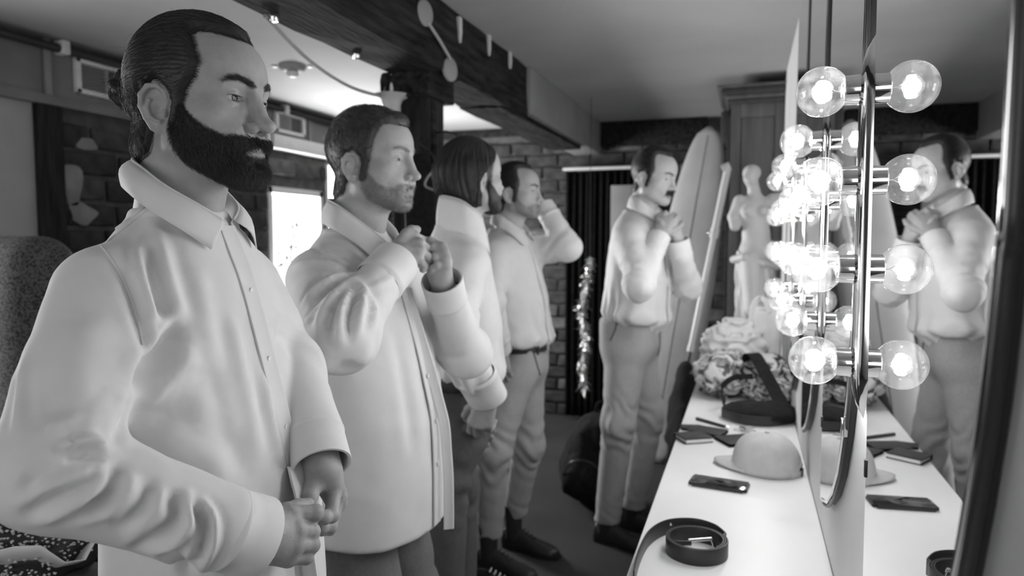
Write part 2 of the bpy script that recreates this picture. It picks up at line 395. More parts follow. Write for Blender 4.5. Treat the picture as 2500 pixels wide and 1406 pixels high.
# ceiling beam with the post that carries it
beam = empty('ceiling_beam', (-1.21, 1.0, 2.05), 0, 'rough dark timber beam running under the ceiling', 'beam')
def rough_box(name, lo, hi, n, amp, seed, axis=1):
    """a hewn timber: box cut into lengths with wandering edges"""
    r2 = random.Random(seed); V = []; F = []; lo = np.array(lo, float); hi = np.array(hi, float); o = [i for i in range(3) if i != axis]
    ring = [(0, 0), (.5, -.0), (1, 0), (1, .5), (1, 1), (.5, 1), (0, 1), (0, .5)]
    for i in range(n+1):
        t = i/n
        for (a, b) in ring:
            p = np.zeros(3); p[axis] = lo[axis]+(hi[axis]-lo[axis])*t
            p[o[0]] = lo[o[0]]+(hi[o[0]]-lo[o[0]])*a+r2.uniform(-amp, amp); p[o[1]] = lo[o[1]]+(hi[o[1]]-lo[o[1]])*b+(r2.uniform(-amp, amp) if (axis == 2 or b < .9) else 0)
            V.append(tuple(p))
    for i in range(n):
        for k in range(8): F.append((i*8+k, i*8+(k+1) % 8, (i+1)*8+(k+1) % 8, (i+1)*8+k))
    F += [tuple(range(8))[::-1], tuple(n*8+k for k in range(8))]
    me = bpy.data.meshes.new(name); me.from_pydata(V, [], F)
    bm = bmesh.new(); bm.from_mesh(me); bmesh.ops.recalc_face_normals(bm, faces=bm.faces); bmesh.ops.bevel(bm, geom=[e for e in bm.edges if e.calc_face_angle(0) > .6], offset=.006, segments=1, affect='EDGES'); bm.to_mesh(me); bm.free(); return me
link('timber', rough_box('timber', (-1.33, -1.5, 2.045), (-1.10, 3.55, 2.30), 30, .007, 5), 'timber', beam)
link('far_casing', box_mesh('far_casing', (-1.30, 3.55, 2.06), (-1.085, 5.40, 2.299), .006), 'painted_beam', beam)
link('splice_board', rough_box('splice_board', (-1.34, 3.2, 2.035), (-1.12, 4.85, 2.065), 8, .004, 8), 'timber', beam)
for (y, z0, L) in [(2.62, 2.28, .10), (2.95, 2.30, .09), (3.24, 2.30, .08)]:      # plaster drips over the edge
    link('plaster_drip', prism('plaster_drip', [(y-.012, z0), (y+.016, z0), (y+.013, z0-L*.6), (y+.006, z0-L), (y-.006, z0-L*.8)], 0, -1.11, -1.088, .003), 'wall_paint', beam)
for (y, z0) in ((1.72, 2.03), (2.16, 2.033)):
    link('screw_head', lathe('screw_head', [(0, -.012), (.012, -.010), (.015, 0), (.015, .01)], org=(-1.285, y, z0+.004), seg=14), 'chrome', beam)
for (y, z0, r) in [(2.30, 2.20, .045), (2.52, 2.055, .045)]:       # round tags on the beam side
    link('round_tag', lathe('round_tag', [(r, 0), (r, .008), (r*.8, .012), (0, .012)], axis=(1, -.2, 0), org=(-1.096, y, z0), seg=24), 'painted_beam', beam)
link('tag_cord', tube('tag_cord', [(-1.085, 2.31, 2.17), (-1.08, 2.40, 2.13), (-1.083, 2.50, 2.09)], .006), 'cable', beam)
post = empty('timber_post', (-1.255, 2.58, 0), 0, 'square dark timber post holding up the ceiling beam', 'post')
link('shaft', rough_box('shaft', (-1.335, 2.50, 0), (-1.18, 2.66, 2.0), 16, .004, 11, axis=2), 'timber_post', post)
link('cap_block', rough_box('cap_block', (-1.36, 2.46, 1.955), (-1.15, 2.70, 2.05), 3, .004, 12, axis=2), 'timber', post)
link('corner_strip', box_mesh('corner_strip', (-1.188, 2.53, 0), (-1.172, 2.57, 1.955), .003), 'timber', post)
# slack cable slung below the beam
cb = [(-1.30, 1.70, 2.035), (-1.33, 1.95, 1.975), (-1.34, 2.2, 1.945), (-1.345, 2.44, 1.955)]
tag(link('hanging_cable', tube('hanging_cable', spline(cb, 8), .006), 'cable'), 'thin pale cable sagging below the dark beam towards the post', 'cable')
# ceramic lamp fixed on the post
lx, ly, lz = -1.315, 2.47, 1.84
sc_ = empty('wall_lamp', (lx, ly, lz), 0, 'pale flared candle lamp mounted on the timber post', 'lamp')
link('lamp_cup', lathe('lamp_cup', [(.0, .0), (.030, 0), (.034, .02), (.034, .085), (.042, .105), (.066, .118), (.072, .124), (.060, .122), (.03, .108), (.028, .03), (0, .03)], org=(lx, ly, lz), seg=28), 'lamp_ceramic', sc_)
link('lamp_tube', lathe('lamp_tube', [(.011, .03), (.011, .20), (.008, .205), (0, .205)], org=(lx+.004, ly, lz), seg=16), 'white_trim', sc_)
link('wire', tube('wire', [(lx-.012, ly, lz+.10), (lx-.016, ly, lz+.2), (lx-.03, ly-.01, 1.965)], .0035), 'cable', sc_)
# smoke alarm on the ceiling
sm = empty('smoke_alarm', (-2.24, 3.14, CEIL), 0, 'round white smoke alarm on the ceiling', 'smoke alarm')
link('housing', lathe('housing', [(.0, -.034), (.035, -.034), (.058, -.026), (.068, -.012), (.07, 0), (0, 0)], org=(-2.24, 3.14, CEIL), seg=32), 'vent_metal', sm)
link('sensor_dome', lathe('sensor_dome', [(0, -.06), (.02, -.058), (.03, -.048), (.032, -.03)], org=(-2.24, 3.14, CEIL), seg=24), 'white_trim', sm)
for s in (-1, 1): link('bracket', lathe('bracket', [(0, -.012), (.014, -.01), (.018, 0)], org=(-2.24+.085*s, 3.14+.03*s, CEIL), seg=14), 'white_trim', sm)

# ------------------------------------------------------------------ dressing counter, mirrors, lamps
CT = .75
ctr = empty('dressing_counter', (-.02, 2.2, 0), 0, 'long white laminate counter below the row of mirrors', 'counter')
boxo('worktop', (-.213, .15, CT-.032), (ROOM_X1-.001, 4.12, CT), 'white_laminate', ctr, .003)
boxo('apron', (-.17, .2, CT-.14), (-.15, 4.08, CT-.032), 'white_laminate', ctr)
for y in (.3, 2.2, 4.0): boxo('leg', (-.19, y, 0), (-.14, y+.05, CT-.032), 'black_metal', ctr, .004)
MX = .158
def mirror_outline(near, far):
    wdt = far-near; k = wdt/.55
    prof = [(1.50, 0), (1.40, .007), (1.30, .024), (1.22, .047), (1.15, .072), (1.08, .108), (1.0, .170), (.94, .245), (.89, .345), (.865, .44), (.855, wdt/k)]
    pts = [(near, 2.22), (near, 1.50)]+[(near+d*k, zz) for zz, d in prof[1:-1]]+[(far-.055, .855), (far-.045, 1.10), (far-.02, 1.45), (far, 1.75), (far, 2.22)]
    return pts
PANELS = [(.532, 1.085), (1.175, 1.665), (1.755, 2.245), (2.335, 2.825)]
STRIPS = [1.155, 1.715, 2.29, 2.865]
mir_lab = ['large mirror panel nearest the camera reflecting the man with the moustache', 'second mirror panel from the camera reflecting the pale cap', 'third mirror panel from the camera, behind the lit bulbs', 'farthest narrow mirror panel beside the marble statue']
for i, (a, b) in enumerate(PANELS):
    root = empty('mirror_panel', (MX, (a+b)/2, .855), 0, mir_lab[i], 'mirror', 'mirror panels along the counter')
    out = mirror_outline(a, b)
    link('backing', prism('backing', out, 0, MX+.003, ROOM_X1-.001), 'black_metal', root)
    ins = out
    link('glass', prism('glass', ins, 0, MX, MX+.003), 'mirror_silver', root)
    # bevelled near edge with its dark edging strip
    e = [(MX-.0015, y, zz) for (y, zz) in out[:-5]]
    link('edge_strip', tube('edge_strip', [(x+.004, y-.004, zz-.003) for x, y, zz in spline(e, 4)], .0055 if i == 0 else .0032, seg=8), 'black_metal', root)
    link('bevel', tube('bevel', [(x+.0005, y+.006, zz+.004) for x, y, zz in spline(e, 4)], .0028 if i == 0 else .0017, seg=8), 'chrome', root)
    for zz in ((1.02, 1.62) if i else (1.10, 1.86)):
        yy = b-.052 if zz < 1.2 else b-.01
        boxo('clip', (MX-.002, yy+.004, zz-.012), (MX+.004, yy+.012, zz+.012), 'black_plastic', root, .001)
    if i: link('edge_clip', box_mesh('edge_clip', (MX-.006, a+.078, 1.085), (MX+.004, a+.094, 1.115), .002), 'chrome', root)
def bar_mesh(yc, z0, z1, wd=.066, dp=.010):
    V = []; F = []; n = 26; m = 9
    for i in range(n+1):
        zz = z0+(z1-z0)*i/n; t = min(i, n-i)/3.2; s = math.sin(min(1, t)*PI/2)**.7 if t > 0 else 0.02
        for k in range(m):
            th = PI*k/(m-1); V.append((MX+.010-(dp+.010)*math.sin(th)**.6*s-0.0, yc-(wd/2)*math.cos(th)*s, zz))
    for i in range(n):
        for k in range(m-1): F.append((i*m+k, i*m+k+1, (i+1)*m+k+1, (i+1)*m+k))
    me = bpy.data.meshes.new('light_bar'); me.from_pydata(V, [], F); smooth(me); return me
BULB_Z = [1.628, 1.496, 1.366, 1.226]
ordn = ['top', 'second', 'third', 'bottom']; stn = ['the nearest chrome light bar', 'the second light bar from the camera', 'the third light bar from the camera', 'the farthest light bar']
bulb_me = None
prof_b = [(.0, -.0368)]+[(.0368*math.sin(t), -.0368*math.cos(t)) for t in np.linspace(.12, 2.40, 26)]+[(.0205, .0310), (.0172, .0360), (.0150, .044)]
for si, yc in enumerate(STRIPS):
    bar = empty('light_bar', (MX, yc, 1.15), 0, '%s fixed between the mirrors' % ['nearest tall chrome light bar', 'second chrome light bar from the camera', 'third chrome light bar from the camera', 'farthest chrome light bar'][si], 'light bar', 'vanity light bars')
    link('back_plate', bar_mesh(yc-.012, 1.145, 1.705), 'chrome', bar)
    for bi, zb in enumerate(BULB_Z):
        org = (MX-.006, yc, zb)
        s = link('lamp_holder', lathe('lamp_holder', [(.0235, 0), (.0225, .003), (.0215, .006), (.0210, .0245), (.0200, .025), (.0190, .023), (.018, .008), (0, .008)], axis=(-1, 0, 0), org=org, seg=28), 'chrome', bar)
        bl = empty('globe_bulb', (MX-.05, yc, zb), 0, 'lit clear globe bulb, %s on %s' % (ordn[bi], stn[si]), 'light bulb', 'lit globe bulbs')
        c0 = (MX-.059, yc, zb)
        if bulb_me is None:
            gl = lathe('bulb_glass', prof_b, axis=(1, 0, 0), seg=36, ang=80)
            wv = [(.004*math.sin(t*9), .0125*math.cos(t), .0125*math.sin(t)) for t in np.linspace(-.6*PI, .6*PI, 40)]
            fl = tube('filament', wv, .0042, seg=6)
            core = [tube('support_wire', [(.040, .003*q, 0), (.02, .004*q, 0), (0, .0125*math.cos(1.88*q), .0125*math.sin(1.88*q))], .0005, seg=5) for q in (-1, 1)]
            stem = lathe('stem', [(.007, -.044), (.006, -.033), (.004, -.026), (0, -.024)], axis=(-1, 0, 0), seg=14)
            bulb_me = (gl, fl, core, stem)
        gl, fl, core, stem = bulb_me
        g = link('glass', gl, 'bulb_glass', bl, loc=c0)
        fo = link('filament', fl, 'filament', bl, loc=c0)
        st = link('glass_stem', stem, 'bulb_glass', bl, loc=c0)
        for cm in core: link('support_wire', cm, 'chrome', bl, loc=c0)
        l = bpy.data.lights.new('bulb_light', 'POINT'); l.energy = 1.85; l.shadow_soft_size = .012
        lo = bpy.data.objects.new('bulb_light', l); COL.objects.link(lo); lo.location = c0; lo.parent = bl; lo.matrix_parent_inverse = wm(bl).inverted()
# ------------------------------------------------------------------ smooth solid modelling (distance fields -> one skin)
def _n3(P, seed):
    i = np.floor(P).astype(np.int64); f = P-i; u = f*f*(3-2*f)
    def h(a, b, c):
        x = (a*374761393+b*668265263+c*2147483647+seed*1274126177) & 0xffffffff
        x = ((x ^ (x >> 13))*1274126177) & 0xffffffff; x = x ^ (x >> 16)
        return (x & 0xffff)/32767.5-1
    r = 0
    for dx in (0, 1):
        for dy in (0, 1):
            for dz in (0, 1):
                wgt = (u[:, 0] if dx else 1-u[:, 0])*(u[:, 1] if dy else 1-u[:, 1])*(u[:, 2] if dz else 1-u[:, 2])
                r = r+wgt*h(i[:, 0]+dx, i[:, 1]+dy, i[:, 2]+dz)
    return r
def noise3(P, scale=1.0, octaves=2, seed=1):
    P = np.asarray(P, float)*scale; r = 0; a = 1.0
    for o in range(octaves): r = r+a*_n3(P, seed+o*17); P = P*2.03+11.7; a *= .5
    return r
def smin(a, b, k):
    if k <= 0: return np.minimum(a, b)
    h = np.clip(.5+.5*(b-a)/k, 0, 1); return b+(a-b)*h-k*h*(1-h)
def smax(a, b, k): return -smin(-a, -b, k)
def ell(P, c, r, R=None):
    q = P-np.asarray(c, float)
    if R is not None: q = q @ R            # R columns are the ellipsoid's axes
    r = np.asarray(r, float); k0 = np.linalg.norm(q/r, axis=1); k1 = np.linalg.norm(q/(r*r), axis=1)+1e-9
    return k0*(k0-1)/k1
def cone(P, a, ra, b, rb):
    a = np.asarray(a, float); b = np.asarray(b, float); ba = b-a; l2 = ba@ba+1e-12
    t = np.clip(((P-a)@ba)/l2, 0, 1); d = np.linalg.norm(P-a-t[:, None]*ba, axis=1); return d-(ra+(rb-ra)*t)
def chain(P, pts, rs, k=.004):
    d = None
    for i in range(len(pts)-1):
        e = cone(P, pts[i], rs[i], pts[i+1], rs[i+1]); d = e if d is None else smin(d, e, k)
    return d
def rbox(P, c, half, r, R=None):
    q = P-np.asarray(c, float)
    if R is not None: q = q @ R
    q = np.abs(q)-(np.asarray(half, float)-r); return np.linalg.norm(np.maximum(q, 0), axis=1)+np.minimum(q.max(1), 0)-r
def surf(f, lo, hi, h, B=6, proj=1, lip=1.6):
    """naive surface nets on the blocks that the surface crosses; returns vertices and quads"""
    lo = np.asarray(lo, float); hi = np.asarray(hi, float); nb = np.maximum(1, np.ceil((hi-lo)/(h*B)).astype(int)); n = nb*B
    g = [lo[a]+h*(B*np.arange(nb[a])+(B-1)/2) for a in range(3)]
    Cc = np.stack(np.meshgrid(*g, indexing='ij'), -1).reshape(-1, 3); dc = f(Cc)
    act = np.abs(dc) < lip*h*B*.87
    D = np.repeat(np.repeat(np.repeat(np.sign(dc).reshape(nb), B, 0), B, 1), B, 2).astype(np.float32)
    idx = np.argwhere(act.reshape(nb)); o = np.stack(np.meshgrid(*[np.arange(B)]*3, indexing='ij'), -1).reshape(-1, 3)
    I = (idx[:, None, :]*B+o[None]).reshape(-1, 3); Pn = lo+I*h; out = np.empty(len(Pn), np.float32)
    for s in range(0, len(Pn), 200000): out[s:s+200000] = f(Pn[s:s+200000])
    D[I[:, 0], I[:, 1], I[:, 2]] = out
    neg = D < 0; nx, ny, nz = n
    cnt = np.zeros((nx-1, ny-1, nz-1), np.int8)
    cs = [(a, b, c) for a in (0, 1) for b in (0, 1) for c in (0, 1)]
    sl = lambda A, c: A[c[0]:nx-1+c[0], c[1]:ny-1+c[1], c[2]:nz-1+c[2]]
    for c in cs: cnt += sl(neg, c)
    cell = (cnt > 0) & (cnt < 8); ci = np.argwhere(cell); vid = np.full(cell.shape, -1, np.int64); vid[cell] = np.arange(len(ci))
    acc = np.zeros((len(ci), 3)); num = np.zeros(len(ci))
    for c0 in cs:
        for ax in range(3):
            if c0[ax]: continue
            c1 = list(c0); c1[ax] = 1
            d0 = D[ci[:, 0]+c0[0], ci[:, 1]+c0[1], ci[:, 2]+c0[2]]; d1 = D[ci[:, 0]+c1[0], ci[:, 1]+c1[1], ci[:, 2]+c1[2]]
            x = (d0 < 0) != (d1 < 0); t = np.where(x, d0/np.where(x, d0-d1, 1), 0)
            p = np.tile(np.array(c0, float), (len(ci), 1)); p[:, ax] += t
            acc += np.where(x[:, None], p, 0); num += x
    V = lo+h*(ci+acc/num[:, None]); F = []
    for ax in range(3):
        a1, a2 = (ax+1) % 3, (ax+2) % 3
        A = neg.take(range(n[ax]-1), ax); Bm = neg.take(range(1, n[ax]), ax); ed = np.argwhere(A != Bm)
        ed = ed[(ed[:, a1] > 0) & (ed[:, a2] > 0) & (ed[:, a1] < n[a1]-1) & (ed[:, a2] < n[a2]-1)]
        q = []
        for (s1, s2) in ((1, 1), (0, 1), (0, 0), (1, 0)):
            e = ed.copy(); e[:, a1] -= s1; e[:, a2] -= s2; q.append(vid[e[:, 0], e[:, 1], e[:, 2]])
        q = np.stack(q, 1); fl = ~neg[ed[:, 0], ed[:, 1], ed[:, 2]]; q[fl] = q[fl][:, ::-1]; F.append(q)
    F = np.concatenate(F); F = F[(F >= 0).all(1)]
    for _ in range(proj):
        e = h*.25; d = f(V); G = np.stack([f(V+np.eye(3)[a]*e)-f(V-np.eye(3)[a]*e) for a in range(3)], 1)/(2*e)
        V = V-G*(np.clip(d, -h, h)/np.maximum((G*G).sum(1), .2))[:, None]
    return V, F
def vnormals(V, F):
    a, b, c, d = V[F[:, 0]], V[F[:, 1]], V[F[:, 2]], V[F[:, 3 % F.shape[1]]]
    fn = np.cross(c-a, d-b); N = np.zeros_like(V)
    for k in range(F.shape[1]): np.add.at(N, F[:, k], fn)
    return N/(np.linalg.norm(N, axis=1)[:, None]+1e-12)
def relax(V, F, it=1, lam=.5):
    E = np.concatenate([F[:, [i, (i+1) % F.shape[1]]] for i in range(F.shape[1])]); deg = np.bincount(E.ravel(), minlength=len(V))[:, None]
    for _ in range(it):
        S = np.zeros_like(V); np.add.at(S, E[:, 0], V[E[:, 1]]); np.add.at(S, E[:, 1], V[E[:, 0]]); V = V+lam*(S/np.maximum(deg, 1)-V)
    return V
def joinVF(parts):
    Vs, Fs, Ts, o = [], [], [], 0
    for p in parts:
        Vs.append(p[0]); Fs.append(p[1]+o); o += len(p[0])
        if len(p) > 2: Ts.append(p[2])
    return (np.concatenate(Vs), np.concatenate(Fs)) + ((np.concatenate(Ts),) if Ts else ())
def seg_dist(P, pts):
    """distance to a polyline and the position 0..1 along it"""
    pts = np.asarray(pts, float); best = np.full(len(P), 9e9); tt = np.zeros(len(P)); n = len(pts)-1
    for i in range(n):
        a, b = pts[i], pts[i+1]; ba = b-a; t = np.clip(((P-a)@ba)/(ba@ba+1e-12), 0, 1); d = np.linalg.norm(P-a-t[:, None]*ba, axis=1)
        m = d < best; best[m] = d[m]; tt[m] = (i+t[m])/n
    return best, tt
def sst(a, b, x): t = np.clip((x-a)/(b-a), 0, 1); return t*t*(3-2*t)
FIBRES = set()
def ribbons(name, strands, w0, w1=.15):
    """hair strands as slim three-sided fibres; strands: list of (k,3) arrays of one length"""
    S = np.asarray(strands, float); n, k, _ = S.shape
    T = np.gradient(S, axis=1); T /= np.linalg.norm(T, axis=2, keepdims=True)+1e-12
    a = np.cross(T, RNG.normal(size=(n, 1, 3))); a /= np.linalg.norm(a, axis=2, keepdims=True)+1e-12; b = np.cross(T, a)
    wd = (w0*(1-(1-w1)*np.linspace(0, 1, k)))[None, :, None]; V = []
    for j in range(3):
        th = 2*PI*j/3; V.append(S+wd*(a*math.cos(th)+b*math.sin(th)))
    V = np.stack(V, 2).reshape(-1, 3)                     # strand, ring, side
    base = (np.arange(n)*k*3)[:, None, None]+(np.arange(k-1)*3)[None, :, None]; j = np.arange(3)[None, None, :]; j2 = (j+1) % 3
    F = np.stack([base+j, base+j2, base+3+j2, base+3+j], -1).reshape(-1, 4)
    me = np_mesh(name, V, F); FIBRES.add(me.name); return me
# ------------------------------------------------------------------ things on and around the counter
def strip_mesh(name, path, h, th, z0):
    """a standing strap: path in plan, height h, thickness th"""
    P = np.asarray(path, float); T = np.gradient(P, axis=0); T /= np.linalg.norm(T, axis=1)[:, None]+1e-12; N = np.stack([-T[:, 1], T[:, 0]], 1)
    V = []; F = []; n = len(P)
    prof = [(-.5, .0), (-.5, .06), (-.38, 0.0), (.38, 0.0), (.5, .06), (.5, .94), (.38, 1), (-.38, 1), (-.5, .94)]
    prof = [(-.5, .05), (-.3, 0), (.3, 0), (.5, .05), (.5, .95), (.3, 1), (-.3, 1), (-.5, .95)]; m = len(prof)
    for i in range(n):
        for (a, b) in prof: V.append((P[i, 0]+N[i, 0]*a*th, P[i, 1]+N[i, 1]*a*th, z0+b*h))
    for i in range(n-1):
        for k in range(m): F.append((i*m+k, i*m+(k+1) % m, (i+1)*m+(k+1) % m, (i+1)*m+k))
    F += [tuple(range(m))[::-1], tuple((n-1)*m+k for k in range(m))]
    me = bpy.data.meshes.new(name); me.from_pydata(V, [], F); smooth(me); me.set_sharp_from_angle(angle=math.radians(50)); return me
cx, cy = -.090, 1.492
tail = spline([(-.192, 1.30), (-.196, 1.40), (-.188, 1.50), (-.158, 1.567), (-.105, 1.594), (-.058, 1.577), (cx+.060, cy+.040)], 8)
coil = [(cx+r*math.cos(t), cy+r*math.sin(t)) for t, r in zip(np.linspace(.55, .55-2*PI*2.2, 90), np.linspace(.0635, .0545, 90))]
belt = empty('rolled_belt', (cx, cy, CT), 0, 'dark leather belt rolled up with its silver buckle inside, on the white counter', 'belt')
link('strap', strip_mesh('strap', np.concatenate([tail[:-1], coil]), .034, .0036, CT+.0005), 'black_leather', belt)
bk = [(cx+.000+.0, cy-.012), (cx+.040, cy+.004)]
for s, q in (((cx-.002, cy-.008), (cx+.040, cy+.012)), ((cx-.006, cy-.016), (cx+.036, cy+.004))): pass
link('buckle_bar', tube('buckle_bar', [(cx-.016, cy-.002, CT+.026), (cx+.030, cy+.020, CT+.027)], .0042, seg=8), 'chrome', belt)
link('buckle_frame', tube('buckle_frame', spline([(cx-.016, cy-.002, CT+.026), (cx-.012, cy-.010, CT+.004), (cx+.034, cy+.012, CT+.004), (cx+.030, cy+.020, CT+.027)], 5), .0032, seg=8), 'chrome', belt)
link('buckle_plate', box_mesh('buckle_plate', (-.017, -.001, 0), (.017, .001, .026), .0008, M=Matrix.Translation((cx-.025, cy-.014, CT+.003)) @ Matrix.Rotation(.3, 4, 'Z')), 'chrome', belt)
link('rivet', lathe('rivet', [(.003, 0), (.003, .002), (0, .003)], axis=(0, -1, 0), org=(-.150, 1.570, CT+.024), seg=10), 'chrome', belt)

def phone(name, c, L, W, T, rz, label):
    root = empty(name, (c[0], c[1], CT), rz, label, 'phone')
    M = Matrix.Translation((c[0], c[1], CT)) @ Matrix.Rotation(rz, 4, 'Z')
    bm = bmesh.new(); box(bm, (-L/2, -W/2, .0003), (L/2, W/2, T), M); es = [e for e in bm.edges if abs(e.verts[0].co.z-e.verts[1].co.z) > T*.5]
    bmesh.ops.bevel(bm, geom=es, offset=.010, segments=4, affect='EDGES'); bmesh.ops.bevel(bm, geom=[e for e in bm.edges if e.calc_face_angle(0) > 1], offset=.0015, segments=2, affect='EDGES')
    link('case', bm_mesh('case', bm, angle=.6), 'black_plastic', root)
    link('screen', box_mesh('screen', (-L/2+.004, -W/2+.003, T-.0002), (L/2-.004, W/2-.003, T+.0006), .0004, M=M), 'screen_black', root)
    link('earpiece', box_mesh('earpiece', (-L/2+.006, -.008, T+.0005), (-L/2+.0075, .008, T+.0009), M=M), 'vent_metal', root)
    for k in (0, 1): link('side_key', box_mesh('side_key', (-.02+k*.026, -W/2-.0006, T*.35), (-.002+k*.026, -W/2+.001, T*.65), M=M), 'black_metal', root)
phone('smartphone', (-.060, 1.932), .152, .077, .0095, -.14, 'black smartphone lying screen up on the white counter')

# pale cotton cap
CAPC = np.array((.064, 2.11, CT))
cap = empty('baseball_cap', tuple(CAPC), 0, 'pale cotton baseball cap on the counter with its strap towards the mirror', 'cap')
cr = math.radians(166)                    # where the peak points, in plan
cf = np.array((math.cos(cr), math.sin(cr), 0)); cs_ = np.array((-cf[1], cf[0], 0))
def capP(f, s, z): return CAPC+cf*f+cs_*s+np.array((0, 0, z))
V = []; F = []; nu, nv = 72, 22
for j in range(nv+1):
    ph = (j/nv)*PI/2
    for i in range(nu):
        t = 2*PI*i/nu; r = math.cos(ph)**.80; zz = .108*math.sin(ph)**.80
        seam = -.0016*max(0, math.cos(6*t))**24*min(1, 3*math.cos(ph)); den = .004*math.sin(3*t+1)*math.sin(2*ph)
        f = .096*r*math.cos(t)*(1+seam*8); s = .086*r*math.sin(t)*(1+seam*8)
        z0 = zz+seam+den
        if j == 0: z0 = .002
        gap = (abs(((t-PI+PI) % (2*PI))-PI) < .42)      # arch over the strap at the back
        if gap and j < 6: z0 = max(z0, .036*(1-((abs(((t-PI+PI) % (2*PI))-PI))/.42)**2))
        V.append(tuple(capP(f, s, z0)))
for j in range(nv):
    for i in range(nu): F.append((j*nu+i, j*nu+(i+1) % nu, (j+1)*nu+(i+1) % nu, (j+1)*nu+i))
me = bpy.data.meshes.new('crown'); me.from_pydata(V, [], F); smooth(me); crown = link('crown', me, 'cap_cotton', cap)
sol = crown.modifiers.new('thickness', 'SOLIDIFY'); sol.thickness = .002; sol.offset = -1
V = []; F = []; n = 25; m = 7
for i in range(n):
    t = -1.15+2.3*i/(n-1); b = np.array((.094*math.cos(t), .085*math.sin(t))); o = np.array((.094*math.cos(t)+.056*max(0, math.cos(t*1.33)), .086*math.sin(t)*1.0))
    for k in range(m):
        q = b+(o-b)*k/(m-1); bend = -.35*q[1]**2*4+.010-.012*(k/(m-1)); V.append(tuple(capP(q[0], q[1], max(.002, .014+bend*.9))))
for i in range(n-1):
    for k in range(m-1): F.append((i*m+k, i*m+k+1, (i+1)*m+k+1, (i+1)*m+k))
me = bpy.data.meshes.new('peak'); me.from_pydata(V, [], F); smooth(me); pk = link('peak', me, 'cap_cotton', cap)
sol = pk.modifiers.new('thickness', 'SOLIDIFY'); sol.thickness = .004
link('top_button', lathe('top_button', [(.007, 0), (.006, .003), (0, .0045)], org=tuple(capP(0, 0, .1085)), seg=14), 'cap_cotton', cap)
st = [tuple(capP(-.095*math.cos(t), .085*math.sin(t), .010)) for t in np.linspace(-.62, .62, 13)]
link('back_strap', strip_mesh('back_strap', [(p[0], p[1]) for p in st], .016, .0025, CT+.001), 'cap_cotton', cap)
link('strap_buckle', box_mesh('strap_buckle', (-.002, -.011, .0), (.002, .011, .019), .001, M=Matrix.Translation(tuple(capP(-.0965, 0, 0))) @ Matrix.Rotation(cr, 4, 'Z')), 'black_metal', cap)

# wallets, pen, keys by the counter edge
def slab(name, c, L, W, T, rz, m, label, cat, parts=()):
    root = empty(name, c, rz, label, cat); M = Matrix.Translation(c) @ Matrix.Rotation(rz, 4, 'Z')
    for (nm, lo, hi, mm, bev) in [('cover', (-L/2, -W/2, .0005), (L/2, W/2, T*.22), m, .0012), ('fold_spine', (-L/2, W/2-.004, .0005), (L/2, W/2, T), m, .0012), ('top_cover', (-L/2, -W/2, T*.78), (L/2, W/2, T), m, .0012)]+list(parts):
        link(nm, box_mesh(nm, lo, hi, bev, M=M), mm, root)
    return root
slab('wallet', (-.158, 2.352, CT), .100, .085, .018, .55, 'black_leather', 'open black wallet holding pale cards at the counter edge', 'wallet', [('cards', (-.045, -.043, .004), (.045, .036, .0135), 'paper', .0006)])
slab('wallet', (-.118, 2.455, CT), .115, .085, .012, -.35, 'black_leather', 'flat black wallet lying behind the wallet with the cards', 'wallet')
slab('card_holder', (-.175, 2.49, CT), .07, .05, .010, .2, 'black_leather', 'small dark card holder at the outer counter edge', 'card holder')
pen = empty('pen', (-.095, 2.56, CT), 0, 'black pen lying behind the wallets on the counter', 'pen')
link('barrel', tube('barrel', [(-.165, 2.62, CT+.006), (-.06, 2.535, CT+.006)], .0055, seg=12), 'black_plastic', pen)
link('tip', lathe('tip', [(.0055, 0), (.0015, .014), (0, .015)], axis=(.105, -.085, 0), org=(-.06, 2.535, CT+.006), seg=12), 'chrome', pen)
link('clip', box_mesh('clip', (-.018, -.001, .011), (.018, .001, .013), M=Matrix.Translation((-.145, 2.603, CT)) @ Matrix.Rotation(-.68, 4, 'Z')), 'chrome', pen)
slab('notebook', (.000, 2.385, CT), .16, .10, .012, .55, 'black_leather', 'thin black notebook lying just behind the pale cap', 'notebook')
ks = empty('key_ring', (-.02, 2.52, CT), 0, 'small bunch of silver keys behind the cap', 'keys')
link('ring', tube('ring', [(-.02+.013*math.cos(t), 2.52+.013*math.sin(t), CT+.003) for t in np.linspace(0, 2*PI, 20, endpoint=False)], .0013, seg=6, closed=True), 'chrome', ks)
for k in range(4):
    a = -.6+.5*k; M = Matrix.Translation((-.02+.012*math.cos(a), 2.52+.012*math.sin(a), CT+.002+.002*k)) @ Matrix.Rotation(a, 4, 'Z')
    bm = bmesh.new(); box(bm, (.014, -.003, 0), (.048, .003, .002), M); bmesh.ops.create_cone(bm, cap_ends=True, segments=14, radius1=.0095, radius2=.0095, depth=.002, matrix=M @ Matrix.Translation((.008, 0, .001)))
    link('key', bm_mesh('key', bm), 'chrome', ks)

